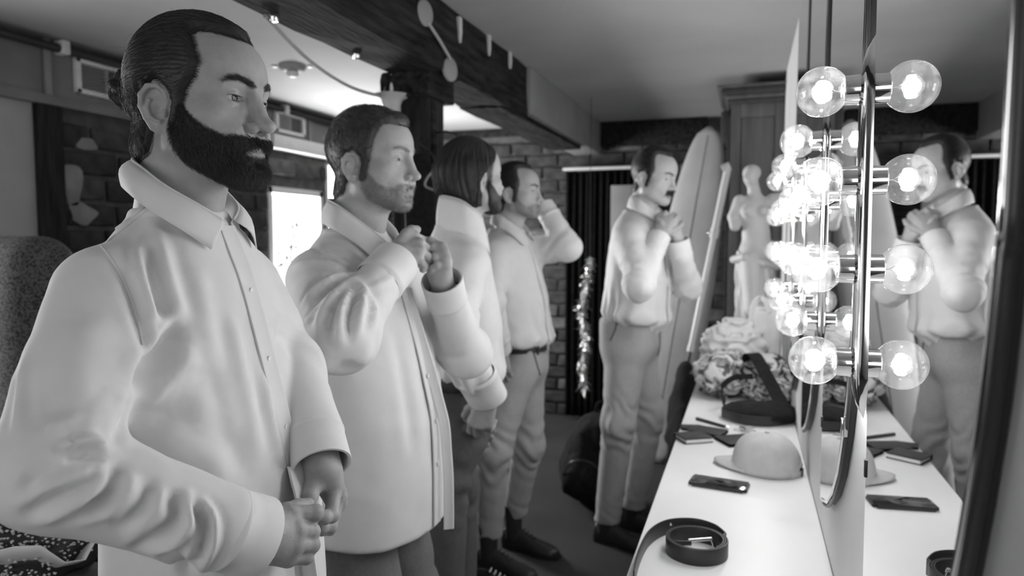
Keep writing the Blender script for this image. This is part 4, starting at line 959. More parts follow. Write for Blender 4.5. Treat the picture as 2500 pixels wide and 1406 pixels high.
def head_field(p, g):
    """p in head space: x right, y forward, z up, origin between the ears at eye height"""
    ax = np.abs(p[:, 0]); m = np.stack([ax, p[:, 1], p[:, 2]], 1)         # mirrored half
    fw, jw = g.get('face_w', 1), g.get('jaw', 1)
    d = ell(p, (0, -.006, .028), (.0755*fw, .098, .086))
    d = smin(d, ell(p, (0, .030, -.028), (.0595*fw, .060, .080)), .03)
    d = smin(d, ell(p, (0, .052, .038), (.056*fw, .042, .046)), .02)
    d = smin(d, cone(m, (.049*jw, .006, -.066), .020, (.018, .070, -.094), .019), .028)
    d = smin(d, ell(p, (0, .079, -.100), (.021*jw, .016, .016)), .018)
    d = smin(d, ell(m, (.045*fw, .054, -.026), (.022, .025, .017)), .022)
    d = smin(d, ell(m, (.043*fw, .034, -.052), (.020, .030, .030)), .03)
    d = smin(d, ell(m, (.026, .077, -.052), (.018, .018, .018)), .02)                         # cheek by the mouth
    d = smin(d, cone(m, (.010, .0895, .016), .0085, (.043, .071, .017), .0085), .013)          # brow
    d = smax(d, -ell(m, (.033, .0985, -.003), (.0185, .0165, .0115)), .014)                    # socket
    d = smax(d, -ell(m, (.018, .098, .000), (.008, .010, .012)), .008)                         # inner corner beside the bridge
    # nose
    nl = g.get('nose', 1.0)
    d = smin(d, cone(p, (0, .0915, .010), .0072, (0, .1035+.004*(nl-1), -.030), .0105), .010)
    d = smin(d, ell(p, (0, .1085+.012*(nl-1), -.0375), (.0115, .0115, .0095)), .007)
    d = smin(d, ell(m, (.0125, .0975, -.0415), (.0078, .0100, .0078)), .005)
    d = smax(d, -ell(m, (.0068, .1025, -.0505), (.0040, .0060, .0045)), .0025)
    d = smax(d, -ell(m, (.0225, .096, -.041), (.0035, .008, .009)), .005)                     # crease beside the wing
    # mouth
    d = smin(d, ell(p, (0, .081, -.071), (.030, .0165, .022)), .012)
    up = chain(m, [(0, .0960, -.0668), (.010, .0942, -.0662), (.024, .0850, -.0705)], [.0045, .0046, .0022], .002)
    lo_ = chain(m, [(0, .0942, -.0775), (.011, .0922, -.0768), (.023, .0855, -.0715)], [.0062, .0056, .0022], .002)
    d = smin(d, up, .005); d = smin(d, lo_, .005)
    sm_ = g.get('smile', 0)*.004
    d = smax(d, -chain(m, [(0, .1025, -.0718), (.012, .0985, -.0712+sm_*.2), (.026, .0885, -.0705+sm_)], [.0013, .0012, .001], .001), .0022)
    d = smax(d, -ell(p, (0, .1005, -.0605), (.0035, .004, .005)), .004)                        # philtrum
    d = smax(d, -ell(p, (0, .1005, -.089), (.016, .008, .0045)), .008)                         # below the lip
    # lids
    ec = np.array((.032, .0735, -.001)); lid = np.linalg.norm(m-ec, axis=1)-.0146
    d = smin(d, lid, .0045)
    op = g.get('eye_open', .0034); oz = g.get('eye_z', -.0018)
    d = smax(d, -ell(m, ec+np.array((.0, .0140, oz)), (.0175, .0100, op)), .0012)
    d = smax(d, -chain(m, [ec+np.array((-.0115, .0130, .0055)), ec+np.array((0, .0156, .0084)), ec+np.array((.0125, .0104, .0062))], [.0006, .0009, .0006], .001), .0022)   # lid crease
    # ears
    pe = np.stack([ax-.0725*fw, p[:, 1]+.010, p[:, 2]+.023], 1); e = ear_field(pe, 1)
    d = smin(d, e, .004)
    return d
def hairline(p, kind):
    """signed distance-like mask, positive where head hair grows"""
    x, y, z = np.abs(p[:, 0]), p[:, 1], p[:, 2]
    if kind == 'slick':
        side = np.interp(z, [-.06, -.02, 0, .022, .040, .062, .085, .1], [.022, .034, .038, .050, .056, .046, .030, .03])
        top = np.interp(x, [0, .015, .03, .045, .06], [.080, .078, .066, .040, .028]); yl = np.where(z > .080, np.maximum(top, side), side)
        yl = np.where((z > .062) & (z <= .080), np.maximum(side, side+(top-side)*sst(.062, .080, z)), yl)
    elif kind == 'receding':
        side = np.interp(z, [-.06, -.02, 0, .022, .040, .062, .085, .1], [.022, .030, .034, .040, .038, .030, .022, .03])
        top = np.interp(x, [0, .015, .03, .045, .06], [.066, .062, .044, .024, .02]); yl = np.where(z > .085, np.maximum(top, side), side)
    else:
        side = np.interp(z, [-.06, -.02, 0, .022, .045, .065, .080, .1], [.020, .032, .036, .040, .046, .052, .062, .07])
        top = np.interp(x, [0, .02, .04, .055], [.088, .086, .066, .045]); yl = np.where(z > .072, np.maximum(top, side), side)
    zl = np.interp(y, [-.12, -.09, -.06, -.038, -.030, -.012, .006, .014, .045], [-.092, -.092, -.088, -.080, -.055, -.030, -.045, -.050, -.050])
    k = np.minimum(yl-y, z-zl)
    ed = ear_field(np.stack([x-.0725, y+.010, z+.023], 1), 1); return np.minimum(k, (ed-.0030)*3)
def beardline(p, kind):
    x, y, z = np.abs(p[:, 0]), p[:, 1], p[:, 2]
    if kind == 'full':
        up = np.interp(y, [0, .02, .035, .05, .065, .080, .092, .12], [.01, .0, -.018, -.034, -.046, -.054, -.0515, -.0515])
        lowb = np.interp(y, [0, .03, .06, .09], [-.072, -.100, -.128, -.14]); back = np.interp(z, [-.14, -.09, -.05, -.02, .01], [.035, .020, .008, .014, .018])
    elif kind == 'short':
        up = np.interp(y, [0, .02, .035, .05, .065, .080, .092, .12], [-.01, -.015, -.035, -.052, -.063, -.064, -.0535, -.0535])
        lowb = np.interp(y, [0, .03, .06, .09], [-.072, -.098, -.118, -.13]); back = np.interp(z, [-.14, -.09, -.05, -.02, .01], [.035, .020, .010, .016, .02])
    else:   # moustache
        k = np.minimum(.0105-np.abs(z+.0565+.18*np.maximum(0, x-.008)), .031-x); return np.where(y > .07, k, -1)
    k = np.minimum(np.minimum(up-z, z-lowb), y-back)
    lips = .0004-(np.sqrt((x/.0205)**2+((z+.0745)/.0058)**2)-1)*.0058; k = np.where(y > .075, np.minimum(k, -lips), k)
    ed = ear_field(np.stack([x-.0725, y+.010, z+.023], 1), 1); return np.minimum(k, ed-.004)
def sub_shell(V, F, N, mask, thick, eps=-.002):
    keep = (mask[F] > eps).all(1); Fk = F[keep]; u, inv = np.unique(Fk, return_inverse=True)
    return V[u]+N[u]*thick[u][:, None], inv.reshape(Fk.shape), u
def build_head(g, pos, yaw, pitch, roll, neck_w, h, root, scale=1.0, hair='slick', hair_m='hair_dark', beard=None, beard_m='hair_dark', dens=1.0, skin=.40):
    R = rot3(yaw, pitch, roll)*scale; pos = np.array(pos, float); inv = np.linalg.inv(R)
    W = lambda q: q @ R.T+pos
    nb = (np.array(neck_w)-pos) @ inv.T; ntop = np.array((0, -.022, -.062)); nr = g.get('neck', .054)
    def f(p):
        d = head_field(p, g); n = cone(p, ntop, nr*.98, nb, nr*1.06)
        n = smin(n, cone(p, (0, .012, -.100), .026, nb*(1, 1, .75)+np.array((0, .035, 0)), .026), .03)
        return smin(d, n, .018)
    V, F = surf(f, (-.10, -.125, min(nb[2], -.2)-.03), (.10, .135, .13), h, lip=1.8)
    V = V[:, :]; N = vnormals(V, F)
    hm = hairline(V, hair) if hair else np.full(len(V), -1.); bmk = beardline(V, beard) if beard else np.full(len(V), -1.)
    nz = noise3(V, 160, 2, 3)
    tone = np.full(len(V), skin)
    lip = np.sqrt((np.abs(V[:, 0])/.024)**2+((V[:, 2]+.0715)/.0105)**2); tone = np.where((lip < 1) & (V[:, 1] > .08), skin*.52, tone)
    tone = tone*(1-.93*sst(-.004, .008, bmk+.002*nz)*g.get('beard_dark', 1.0))*(1-.93*sst(-.006, .006, hm+.0015*nz))
    ec = np.array((.032, .0735, -.001)); sk = np.linalg.norm(np.stack([np.abs(V[:, 0]), V[:, 1], V[:, 2]], 1)-ec, axis=1)
    tone = np.where((sk < .0146) & (V[:, 1] > .08), tone*.72, tone)
    bm_ = brow_mask(V); tone = tone*(1-.75*sst(-.003, .002, bm_)*g.get('brow_dark', 1))
    out = (W(V), F, tone)
    # eyes
    for s in (1, -1):
        c = np.array((s*.032, .0735, -.001)); gz = np.array((s*.0+g.get('gaze', 0), 1, g.get('gaze_z', -.06))); gz /= np.linalg.norm(gz)
        us, vs = 28, 20; P = []; T = []
        for j in range(vs+1):
            for i in range(us):
                th = PI*j/vs; ph = 2*PI*i/us; P.append((math.sin(th)*math.cos(ph), math.sin(th)*math.sin(ph), math.cos(th)))
        P = np.array(P); zc = np.array((0, 0, 1.)); t1 = np.cross(zc, gz); t1 /= np.linalg.norm(t1); t2 = np.cross(gz, t1)
        D = P[:, :1]*t1+P[:, 1:2]*t2+P[:, 2:3]*gz; th = np.arccos(np.clip(P[:, 2], -1, 1)); T = np.where(th < .16, .01, np.where(th < .46, .075, np.where(th < .53, .03, .52)))
        Fe = np.array([(j*us+i, j*us+(i+1) % us, (j+1)*us+(i+1) % us, (j+1)*us+i) for j in range(vs) for i in range(us)])
        link('eye', np_mesh('eye', W(c+D*.0129), Fe, T), 'eye', root)
    # hair shell on the scalp
    info = dict(W=W, V=V, F=F, N=N, hm=hm, bm=bmk, R=R, f=f)
    return out, info
def brow_mask(p):
    x, y, z = np.abs(p[:, 0]), p[:, 1], p[:, 2]; zc = np.interp(x, [.010, .022, .034, .044, .052], [.0165, .0205, .0235, .0215, .0165]); hw = np.interp(x, [.008, .012, .022, .036, .046, .052], [.001, .0034, .0038, .0031, .0022, .0005])
    return np.where((y > .05) & (x > .008) & (x < .052), hw-np.abs(z-zc), -.01)
def strands_on(info, mask, flow, count, length, k, lift, base=None, jitter=.25, seed=1, w0=.00022, name='strands'):
    """short fibres rooted in the skin where mask > 0, combed along flow(p) (head space)"""
    rg = np.random.default_rng(seed); V, N = info['V'], info['N']; ok = np.where(mask > .0005)[0]
    q = rg.choice(ok, count); P = V[q]+rg.normal(size=(count, 3))*.0012; Nn = N[q]
    d = flow(P); d = d-Nn*(d*Nn).sum(1)[:, None]; d /= np.linalg.norm(d, axis=1)[:, None]+1e-9
    d = d+rg.normal(size=d.shape)*jitter; d -= Nn*(d*Nn).sum(1)[:, None]*.8; d /= np.linalg.norm(d, axis=1)[:, None]+1e-9
    L = length(P)*rg.uniform(.6, 1.15, count); S = [P-Nn*.001]
    for j in range(1, k):
        t = j/(k-1); S.append(P+Nn*(lift*L*(t-.45*t*t))[:, None]+d*(L*t)[:, None])
    return ribbons(name, info['W'](np.stack(S, 1).reshape(-1, 3)).reshape(count, k, 3), w0)
def scalp_strands(info, Vc, Fc, flow, count, steps, step, seed, w0=.0003, off=.0006, roots=None, jitter=.15, name='strands', wave=0.0):
    """longer fibres that follow the surface of a hair shell (head space)"""
    rg = np.random.default_rng(seed); bvh = BVHTree.FromPolygons([tuple(v) for v in Vc], [tuple(f) for f in Fc]); pool = Vc if roots is None else Vc[roots]
    S = []
    for i in range(count):
        p = pool[rg.integers(len(pool))]+rg.normal(size=3)*.002; line = []; jt = rg.normal(size=3)*jitter; o = off*rg.uniform(.2, 2.2)
        loc, nn, _, _ = bvh.find_nearest(Vector(p))
        for j in range(steps):
            n_ = np.array(nn); line.append(np.array(loc)+n_*o)
            d = flow(np.array(loc)[None])[0]+jt+wave*np.sin(j*.9+i)*np.cross(n_, [0, 0, 1.]); d = d-n_*(d@n_); d /= np.linalg.norm(d)+1e-9
            loc2, nn2, _, _ = bvh.find_nearest(Vector(np.array(loc)+d*step))
            if loc2 is None: break
            loc, nn = loc2, nn2
        while len(line) < steps: line.append(line[-1]+np.array((0, 0, -1e-4)))
        S.append(line)
    S = np.array(S); return ribbons(name, info['W'](S.reshape(-1, 3)).reshape(S.shape), w0)

# ---- hands
def hand_chains(wrist, d, n, side, curl, spread=.12, thumb=(.5, .35), scale=1.0):
    """finger joints for a hand leaving the wrist along d, back of the hand facing n; side +1 right, -1 left; curl per finger in degrees"""
    d = np.array(d, float); d /= np.linalg.norm(d); n = np.array(n, float); n -= d*(n@d); n /= np.linalg.norm(n); s = np.cross(d, n)*side   # s: towards the thumb
    wr = np.array(wrist, float); out = []
    base = [(.088, .026), (.092, .007), (.087, -.012), (.078, -.029)]; lens = [(.042, .026, .021), (.047, .030, .022), (.043, .028, .022), (.034, .021, .019)]; rad = [.0098, .0100, .0095, .0084]
    for i in range(4):
        m0 = wr+(d*base[i][0]+s*base[i][1]+n*.004*(1-abs(i-1.3)*.4))*scale; pts = [m0]; ang = 0; a = (base[i][1]*spread*12)
        for L, c in zip(lens[i], (1.0, 1.15, .75)):
            ang += math.radians(curl[i])*c*.85; dd = d*math.cos(ang)-n*math.sin(ang)+s*a*math.cos(ang)*.6; dd /= np.linalg.norm(dd); pts.append(pts[-1]+dd*L*scale)
        out.append((pts, [rad[i]*1.08*scale, rad[i]*scale, rad[i]*.9*scale, rad[i]*.78*scale]))
    t0 = wr+(d*.028+s*.026-n*.004)*scale; t1 = t0+(d*.034+s*.024-n*.012)*scale
    dt = d*math.cos(thumb[0])+s*math.sin(thumb[0])*.5-n*thumb[1]*1.2; dt /= np.linalg.norm(dt); t2 = t1+dt*.032*scale
    dt2 = d*.75-n*.65-s*.2; dt2 /= np.linalg.norm(dt2); t3 = t2+dt2*.026*scale
    out.append(([t0, t1, t2, t3], [.0135*scale, .0118*scale, .0105*scale, .0085*scale]))
    return out, (wr, d, n, s)
def hand_field(P, chains, wrist, knuckles, fore, rw=.026, pk=.014):
    """palm slab between the wrist and the knuckles plus the finger chains"""
    d = None
    for i, kn in enumerate(knuckles):
        e = cone(P, wrist+(kn-knuckles[1])*.45, .0155, kn, .0128); d = e if d is None else smin(d, e, pk)
    d = smin(d, cone(P, fore, rw*1.08, wrist, rw*.92), .016)
    for pts, rs in chains[:4]:
        e = chain(P, pts, rs, .003)
        for q in (1, 2): e = smin(e, np.linalg.norm(P-pts[q], axis=1)-rs[q]*1.06, .003)
        d = smin(d, e, .0045)
    for pts, rs in chains[4:]: d = smin(d, chain(P, pts, rs, .004), .008)
    return d
def mesh_hand(chains, wrist, fore, h=.0028, rw=.026, tone=.40):
    wrist = np.array(wrist, float); fore = np.array(fore, float); kn = [np.array(c[0][0]) for c in chains[:4]]
    allp = np.concatenate([np.array(c[0]) for c in chains]+[wrist[None], fore[None]]); lo, hi = allp.min(0)-.035, allp.max(0)+.035
    f = lambda P: hand_field(P, chains, wrist, kn, fore, rw)
    V, F = surf(f, lo, hi, h, lip=1.8)
    return V, F, tone*(1+.08*noise3(V, 60, 2, 9))
def nail(root, tip, prev, n, r):
    """a thin nail plate on the back of a finger tip"""
    d = np.array(tip, float)-np.array(prev, float); d /= np.linalg.norm(d); n = np.array(n, float); n -= d*(n@d); n /= np.linalg.norm(n); s = np.cross(d, n); V = []; F = []
    for i in range(6):
        for j in range(7):
            a = (j/6-.5)*1.9; V.append(tuple(np.array(tip)+d*(-.004+.010*i/5)+(s*math.sin(a)+n*math.cos(a))*(r*1.02-(.0008*(i/5)**3 if i == 5 else 0))))
    for i in range(5):
        for j in range(6): F.append((i*7+j, i*7+j+1, (i+1)*7+j+1, (i+1)*7+j))
    return np_mesh('nail', np.array(V), np.array(F))
# ---- clothes
TORSO = [(-.04, .000, .066, .066), (-.02, .003, .078, .070), (0, .006, .108, .080), (.03, .008, .150, .090), (.06, .012, .176, .099), (.14, .020, .187, .112), (.26, .040, .183, .126), (.40, .062, .177, .134), (.52, .064, .180, .135), (.66, .060, .188, .138)]
class Torso:
    def __init__(s, neck, pelvis, yaw, wscale=1.0, dscale=1.0, table=TORSO, belly=1.0):
        s.N = np.array(neck, float); s.P = np.array(pelvis, float); s.u = (s.N-s.P)/np.linalg.norm(s.N-s.P)
        y = math.radians(yaw); f = np.array((math.cos(y), math.sin(y), 0)); s.f = f-s.u*(f@s.u); s.f /= np.linalg.norm(s.f); s.r = np.cross(s.f, s.u)
        t = np.array(table); s.s, s.yc, s.a, s.b = t[:, 0], t[:, 1]*belly, t[:, 2]*wscale, t[:, 3]*dscale
    def loc(s, Pt):
        q = Pt-s.N; return q@s.r, q@s.f, -(q@s.u)
    def at(s, x, y, dn): return s.N+s.r*x+s.f*y-s.u*dn
    def field(s, Pt, end, grow=0.0, p=2.3):
        x, y, dn = s.loc(Pt); a = np.interp(dn, s.s, s.a)+grow; b = np.interp(dn, s.s, s.b)+grow; yc = np.interp(dn, s.s, s.yc)
        q = (np.abs(x/a)**p+np.abs((y-yc)/b)**p)**(1/p); d = (q-1)*np.minimum(a, b)*np.clip(q, .6, 1.2)
        return smax(smax(d, dn-end, .008), -dn-.035, .01)
    def surf_pt(s, ang, dn, grow=0.0, p=2.3):
        """point on the torso skin; ang 0 = front, + towards the wearer's right"""
        a = np.interp(dn, s.s, s.a)+grow; b = np.interp(dn, s.s, s.b)+grow; yc = np.interp(dn, s.s, s.yc)
        sx, cy = math.sin(ang), math.cos(ang); k = (abs(sx/a)**p+abs(cy/b)**p)**(-1/p); return s.at(k*sx, yc+k*cy, dn)
def fold_push(V, N, folds):
    """lift or sink cloth along fold lines: (points, half width, height)"""
    D = np.zeros(len(V))
    for pts, wd, am in folds:
        d, t = seg_dist(V, pts); D += 1.5*am*(np.exp(-(d/wd)**2)-.35*np.exp(-((d-1.9*wd)/wd)**2))*np.clip(np.minimum(t, 1-t)*4+.1, 0, 1)
    return V+N*D[:, None]
def sleeve_folds(V, N, S, E, Wp, amp, seed, freq=9.0):
    """crush folds that ring the sleeve and gather inside the elbow"""
    D = np.zeros(len(V)); b1, b2 = E-S, Wp-E; l1, l2 = np.linalg.norm(b1), np.linalg.norm(b2); u1, u2 = b1/l1, b2/l2; inn = (u2-u1); inn /= np.linalg.norm(inn)+1e-9
    for (o, u, l, flip) in ((S, u1, l1, 1), (E, u2, l2, 0)):
        q = V-o; t = (q@u)/l; rad = q-np.outer(q@u, u); rl = np.linalg.norm(rad, axis=1); near = (rl < .105) & (t > -.05) & (t < 1.02)
        ci = (rad@inn)/(rl+1e-9); dj = (1-t) if flip else t
        wgt = np.exp(-(np.clip(dj, 0, 2)/.42)**2)*sst(-.9, .7, ci)+.22; ph = t*freq*2*PI*.26+2.2*ci+2.6*noise3(V, 13, 2, seed+flip)
        wv_ = np.sin(ph); D = np.where(near, amp*wgt*(np.sign(wv_)*np.abs(wv_)**.7), D)
    return V+N*D[:, None]
def torso_wrinkles(V, N, T, amp, seed, tuck=None):
    x, y, dn = T.loc(V); D = amp*(.9*noise3(np.stack([x*14, y*14, dn*4.5], 1), 1, 2, seed)+.5*noise3(np.stack([x*9+dn*14, y*9, dn*9-x*9], 1), 1, 2, seed+5))*sst(.04, .2, dn)
    if tuck is not None: D += amp*1.6*np.sin((x*1.3+y)*75+4*noise3(V, 6, 1, seed))*np.exp(-((dn-tuck)/.10)**2)
    return V+N*D[:, None]
def make_shirt(root, T, arms, end, h, folds=(), amp=.004, seed=1, tuck=None, blend=.035, wr=True, m='shirt', cut=None, flare=None):
    """arms: list of (shoulder, elbow, cuff, r0, r1, r2, r3)"""
    def f(P):
        d = T.field(P, end)
        for (S, E, Wp, r0, r1, r2, r3) in arms:
            d = smin(d, cone(P, S, r0, S+(E-S)*.55, r1*1.02), blend)
            d = smin(d, smin(cone(P, S+(E-S)*.45, r1*1.04, E, r1), cone(P, E, r2, Wp, r3), .022), .008)
        if cut is not None: d = cut(P, d)
        return d
    pts = np.array([T.N+T.u*.06]+[T.surf_pt(a, end) for a in np.linspace(0, 2*PI, 12)]+[T.surf_pt(a, .15) for a in np.linspace(0, 2*PI, 12)]+[q for A in arms for q in A[:3]])
    lo, hi = pts.min(0)-.10, pts.max(0)+.10; lo[2] = max(lo[2], (T.N-T.u*end)[2]-.08)
    V, F = surf(f, lo, hi, h, lip=2.0); N = vnormals(V, F)
    if wr:
        V = torso_wrinkles(V, N, T, amp, seed, tuck)
        for i, A in enumerate(arms): V = sleeve_folds(V, N, A[0], A[1], A[2], amp*1.25, seed+i*7)
    if folds: V = fold_push(V, N, lay_folds(V, F, folds)); V = relax(V, F, 1, .3)
    return link('shirt', np_mesh('shirt', V, F), m, root), f
def cuff(parent, a, b, r0, r1, th=.0028, m='shirt', seed=0, ov=1.0, nm='cuff'):
    """turned cuff ring from a towards b, open end at b"""
    a = np.array(a, float); b = np.array(b, float); u = (b-a)/np.linalg.norm(b-a); e1 = np.cross(u, [0, 0, 1.]); e1 /= np.linalg.norm(e1); e2 = np.cross(u, e1); n = 44; V = []; F = []; L = np.linalg.norm(b-a)
    prof = [(-.006, .985), (0, 1.03), (.003, 1.05), (.10*L, 1.05), (.12*L, 1.02), (.5*L, 1.02), (.97*L, 1.03), (L, 1.02), (L, 1.02-.0035/r1), (.9*L, 1.02-.005/r1), (.4*L, .95)]
    for (s, k) in prof:
        r = (r0+(r1-r0)*np.clip(s/L, 0, 1))*k
        for i in range(n):
            t = 2*PI*i/n; V.append(tuple(a+u*s+(e1*math.cos(t)*ov+e2*math.sin(t)/ov)*r*(1+.012*math.sin(3*t+seed))))
    m_ = len(prof)
    for j in range(m_-1):
        for i in range(n): F.append((j*n+i, j*n+(i+1) % n, (j+1)*n+(i+1) % n, (j+1)*n+i))
    me = np_mesh(nm, np.array(V), np.array(F)); me.set_sharp_from_angle(angle=math.radians(70)); return link(nm, me, m, parent)
def collar(parent, fold_pts, fall_pts, m='shirt', th=.0022, bulge=.010, band=True):
    """fold_pts / fall_pts: matched world points along the fold line and the outer edge, from the right tip round the back to the left tip"""
    A = spline(fold_pts, 8); B = spline(fall_pts, 8); n = len(A); V = []; F = []; k = 7; cen = A.mean(0)
    for i in range(n):
        for j in range(k):
            t = j/(k-1); p = A[i]+(B[i]-A[i])*t; out = (p-cen); out[2] = 0; out /= np.linalg.norm(out)+1e-9; V.append(p+out*bulge*math.sin(PI*t)*(1-.3*t)+np.array((0, 0, .3*bulge*math.sin(PI*t))))
    for i in range(n-1):
        for j in range(k-1): F.append((i*k+j, (i+1)*k+j, (i+1)*k+j+1, i*k+j+1))
    o = link('collar', np_mesh('collar', np.array(V), np.array(F)), m, parent); s = o.modifiers.new('thickness', 'SOLIDIFY'); s.thickness = th; s.offset = 0
    if band:
        V = []; F = []
        for i in range(n):
            out = A[i]-cen; out[2] = 0; out /= np.linalg.norm(out)+1e-9
            for (dz, dr) in ((-.042, .003), (-.02, -.002), (-.004, -.004), (.0015, -.001), (.001, .0015)): V.append(A[i]+np.array((0, 0, dz))+out*dr)
        for i in range(n-1):
            for j in range(4): F.append((i*5+j, (i+1)*5+j, (i+1)*5+j+1, i*5+j+1))
        ob = link('collar_band', np_mesh('collar_band', np.array(V), np.array(F)), m, parent); s = ob.modifiers.new('thickness', 'SOLIDIFY'); s.thickness = th; s.offset = 0
    return o
def placket(parent, pts, side, nrm, wd=.034, m='shirt', th=.003):
    """front band: centre line pts, width direction side, lifted along nrm"""
    P = spline(pts, 6); n = len(P); side = np.array(side, float); nr = np.array(nrm, float); V = []; F = []
    prof = [(-.5, -.3), (-.5, .8), (-.44, 1.0), (-.36, .75), (.36, .75), (.44, 1.0), (.5, .8), (.5, -.3)]; k = len(prof)
    for i in range(n):
        for (a, b) in prof: V.append(P[i]+side*a*wd+nr*b*th)
    for i in range(n-1):
        for j in range(k-1): F.append((i*k+j, (i+1)*k+j, (i+1)*k+j+1, i*k+j+1))
    me = np_mesh('placket', np.array(V), np.array(F)); me.set_sharp_from_angle(angle=math.radians(50)); return link('placket', me, m, parent)
def button(parent, p, n, r=.0052):
    o = link('button', lathe('button', [(r, 0), (r, .0005), (r*.85, .0010), (r*.6, .0006), (0, .0005)], axis=tuple(n), org=tuple(p), seg=18), 'shirt_button', parent)
    return o
def trouser_mesh(root, hips, yaw, knees, ankles, waist_z, m, rt=.092, rk=.066, ra=.056, seed=3, h=.012, amp=.0035, waist=(.165, .125)):
    """hips: centre of the pelvis; two legs; seat and waistband"""
    y = math.radians(yaw); f = np.array((math.cos(y), math.sin(y), 0)); r = np.array((math.sin(y), -math.cos(y), 0)); hips = np.array(hips, float)
    hj = [hips+r*.083-np.array((0, 0, .04)), hips-r*.083-np.array((0, 0, .04))]; knees = [np.array(k, float) for k in knees]; ankles = [np.array(a, float) for a in ankles]
    Rm = np.stack([r, f, np.array((0, 0, 1.))], 1)
    def fl(P):
        d = None
        for i in range(2):
            e = smin(cone(P, hj[i], rt, knees[i], rk), cone(P, knees[i], rk, ankles[i], ra), .03); e = smax(e, -(P[:, 2]-ankles[i][2]), .006); d = e if d is None else smin(d, e, .012)
        top = rbox(P, hips+np.array((0, 0, (waist_z-hips[2])*.5)), (waist[0], waist[1], (waist_z-hips[2])*.5+.06), .09, Rm); d = smin(d, top, .05)
        return smax(d, P[:, 2]-waist_z, .006)
    pts = np.array(hj+knees+ankles+[hips]); lo, hi = pts.min(0)-.19, pts.max(0)+.19; hi[2] = waist_z+.03; lo[2] = min(a[2] for a in ankles)-.03
    V, F = surf(fl, lo, hi, h, lip=2.0); N = vnormals(V, F); D = np.zeros(len(V))
    for i in range(2):
        for (a, b, cz, wd) in ((hj[i], knees[i], knees[i], .16), (knees[i], ankles[i], ankles[i], .12), (knees[i], ankles[i], knees[i], .14)):
            d, t = seg_dist(V, [a, b]); g = np.exp(-(np.linalg.norm(V-cz, axis=1)/wd)**2); D += amp*g*np.sin(V[:, 2]*70+V[:, 0]*70-V[:, 1]*40+5*noise3(V, 9, 2, seed+i))*(d < .13)
    D += amp*.6*noise3(V*np.array((9, 9, 3)), 1, 2, seed)
    # pressed crease down each front
    return link('trousers', np_mesh('trousers', V+N*D[:, None], F), m, root), (f, r, hj)
def shoe(root, heel, d, m='black_leather', L=.28, name='shoe', sole_m='black_plastic', sock=True):
    heel = np.array(heel, float); d = np.array(d, float); d /= np.linalg.norm(d); s = np.cross(d, [0, 0, 1.]); up = np.array((0, 0, 1.)); Rm = np.stack([s, d, up], 1)
    P0 = lambda x, y, z: heel+s*x+d*y+up*z
    def f(P):
        q = (P-heel) @ Rm; w = np.interp(q[:, 1], [0, .03, .10, .19, .25, L], [.030, .034, .033, .046, .040, .012]); hh = np.interp(q[:, 1], [0, .03, .08, .15, .22, L], [.075, .085, .085, .058, .045, .03])
        e = (np.sqrt((q[:, 0]/w)**2+(np.maximum(q[:, 2]-.012, 0)/hh)**2)-1)*.032; e = smax(e, -(q[:, 2]-.014), .004); e = smax(smax(e, -q[:, 1]-.012, .02), q[:, 1]-L, .02)
        return e
    V, F = surf(f, heel-.32, heel+np.array((.32, .32, .14)), .008, lip=2.5); o = link(name, np_mesh(name, V, F), m, root)
    out = [(-.030, .0), (-.036, .05), (-.034, .11), (-.048, .19), (-.042, .25), (-.018, L+.004), (.018, L+.004), (.040, .25), (.048, .19), (.034, .11), (.036, .05), (.030, .0), (.015, -.014), (-.015, -.014)]
    bm = bmesh.new(); lo = [bm.verts.new(tuple(P0(x, y, .001))) for x, y in out]; hi = [bm.verts.new(tuple(P0(x, y, .016))) for x, y in out]; n = len(out)
    bm.faces.new(lo); bm.faces.new(hi[::-1])
    for i in range(n): bm.faces.new((lo[i], lo[(i+1) % n], hi[(i+1) % n], hi[i]))
    link('sole', bm_mesh('sole', bm, angle=.6), sole_m, o)
    for k in range(4): link('lace', tube('lace', [P0(-.018, .10+k*.018, .094-k*.009), P0(0, .104+k*.018, .101-k*.010), P0(.018, .10+k*.018, .094-k*.009)], .0022, seg=6), 'sock' if name == 'shoe' else 'white_trim', o)
    if sock: link('sock', tube('sock', [P0(0, .045, .05), P0(0, .045, .10), P0(0, .04, .20)], [.04, .038, .042], seg=16), 'sock', root)
    return o
def belt_ring(root, hips, yaw, z, a, b, m='black_leather', h=.032, buckle=True):
    y = math.radians(yaw); f = np.array((math.cos(y), math.sin(y), 0)); r = np.array((math.sin(y), -math.cos(y), 0)); c = np.array((hips[0], hips[1], 0)); n = 48
    pth = [(c+f*b*math.cos(t)+r*a*math.sin(t))[:2] for t in np.linspace(0, 2*PI, n+1)]
    o = link('belt', strip_mesh('belt', pth, h, .004, z), m, root)
    if buckle: link('belt_buckle', box_mesh('belt_buckle', (-.018, -.003, -.019), (.018, .003, .019), .001, M=Matrix.Translation(tuple(c+f*(b+.003)+np.array((0, 0, z+h/2)))) @ Matrix.Rotation(y+PI/2, 4, 'Z')), 'chrome', o)
    for t in (.5, -.5, 1.6, -1.6):
        q = c+f*(b+.004)*math.cos(t)+r*(a+.004)*math.sin(t); link('belt_loop', box_mesh('belt_loop', (-.005, -.002, -.024), (.005, .002, .024), .0008, M=Matrix.Translation(tuple(q+np.array((0, 0, z+h/2)))) @ Matrix.Rotation(y+PI/2-t, 4, 'Z')), root.children[0].data.materials[0].name if False else m, o)
    return o
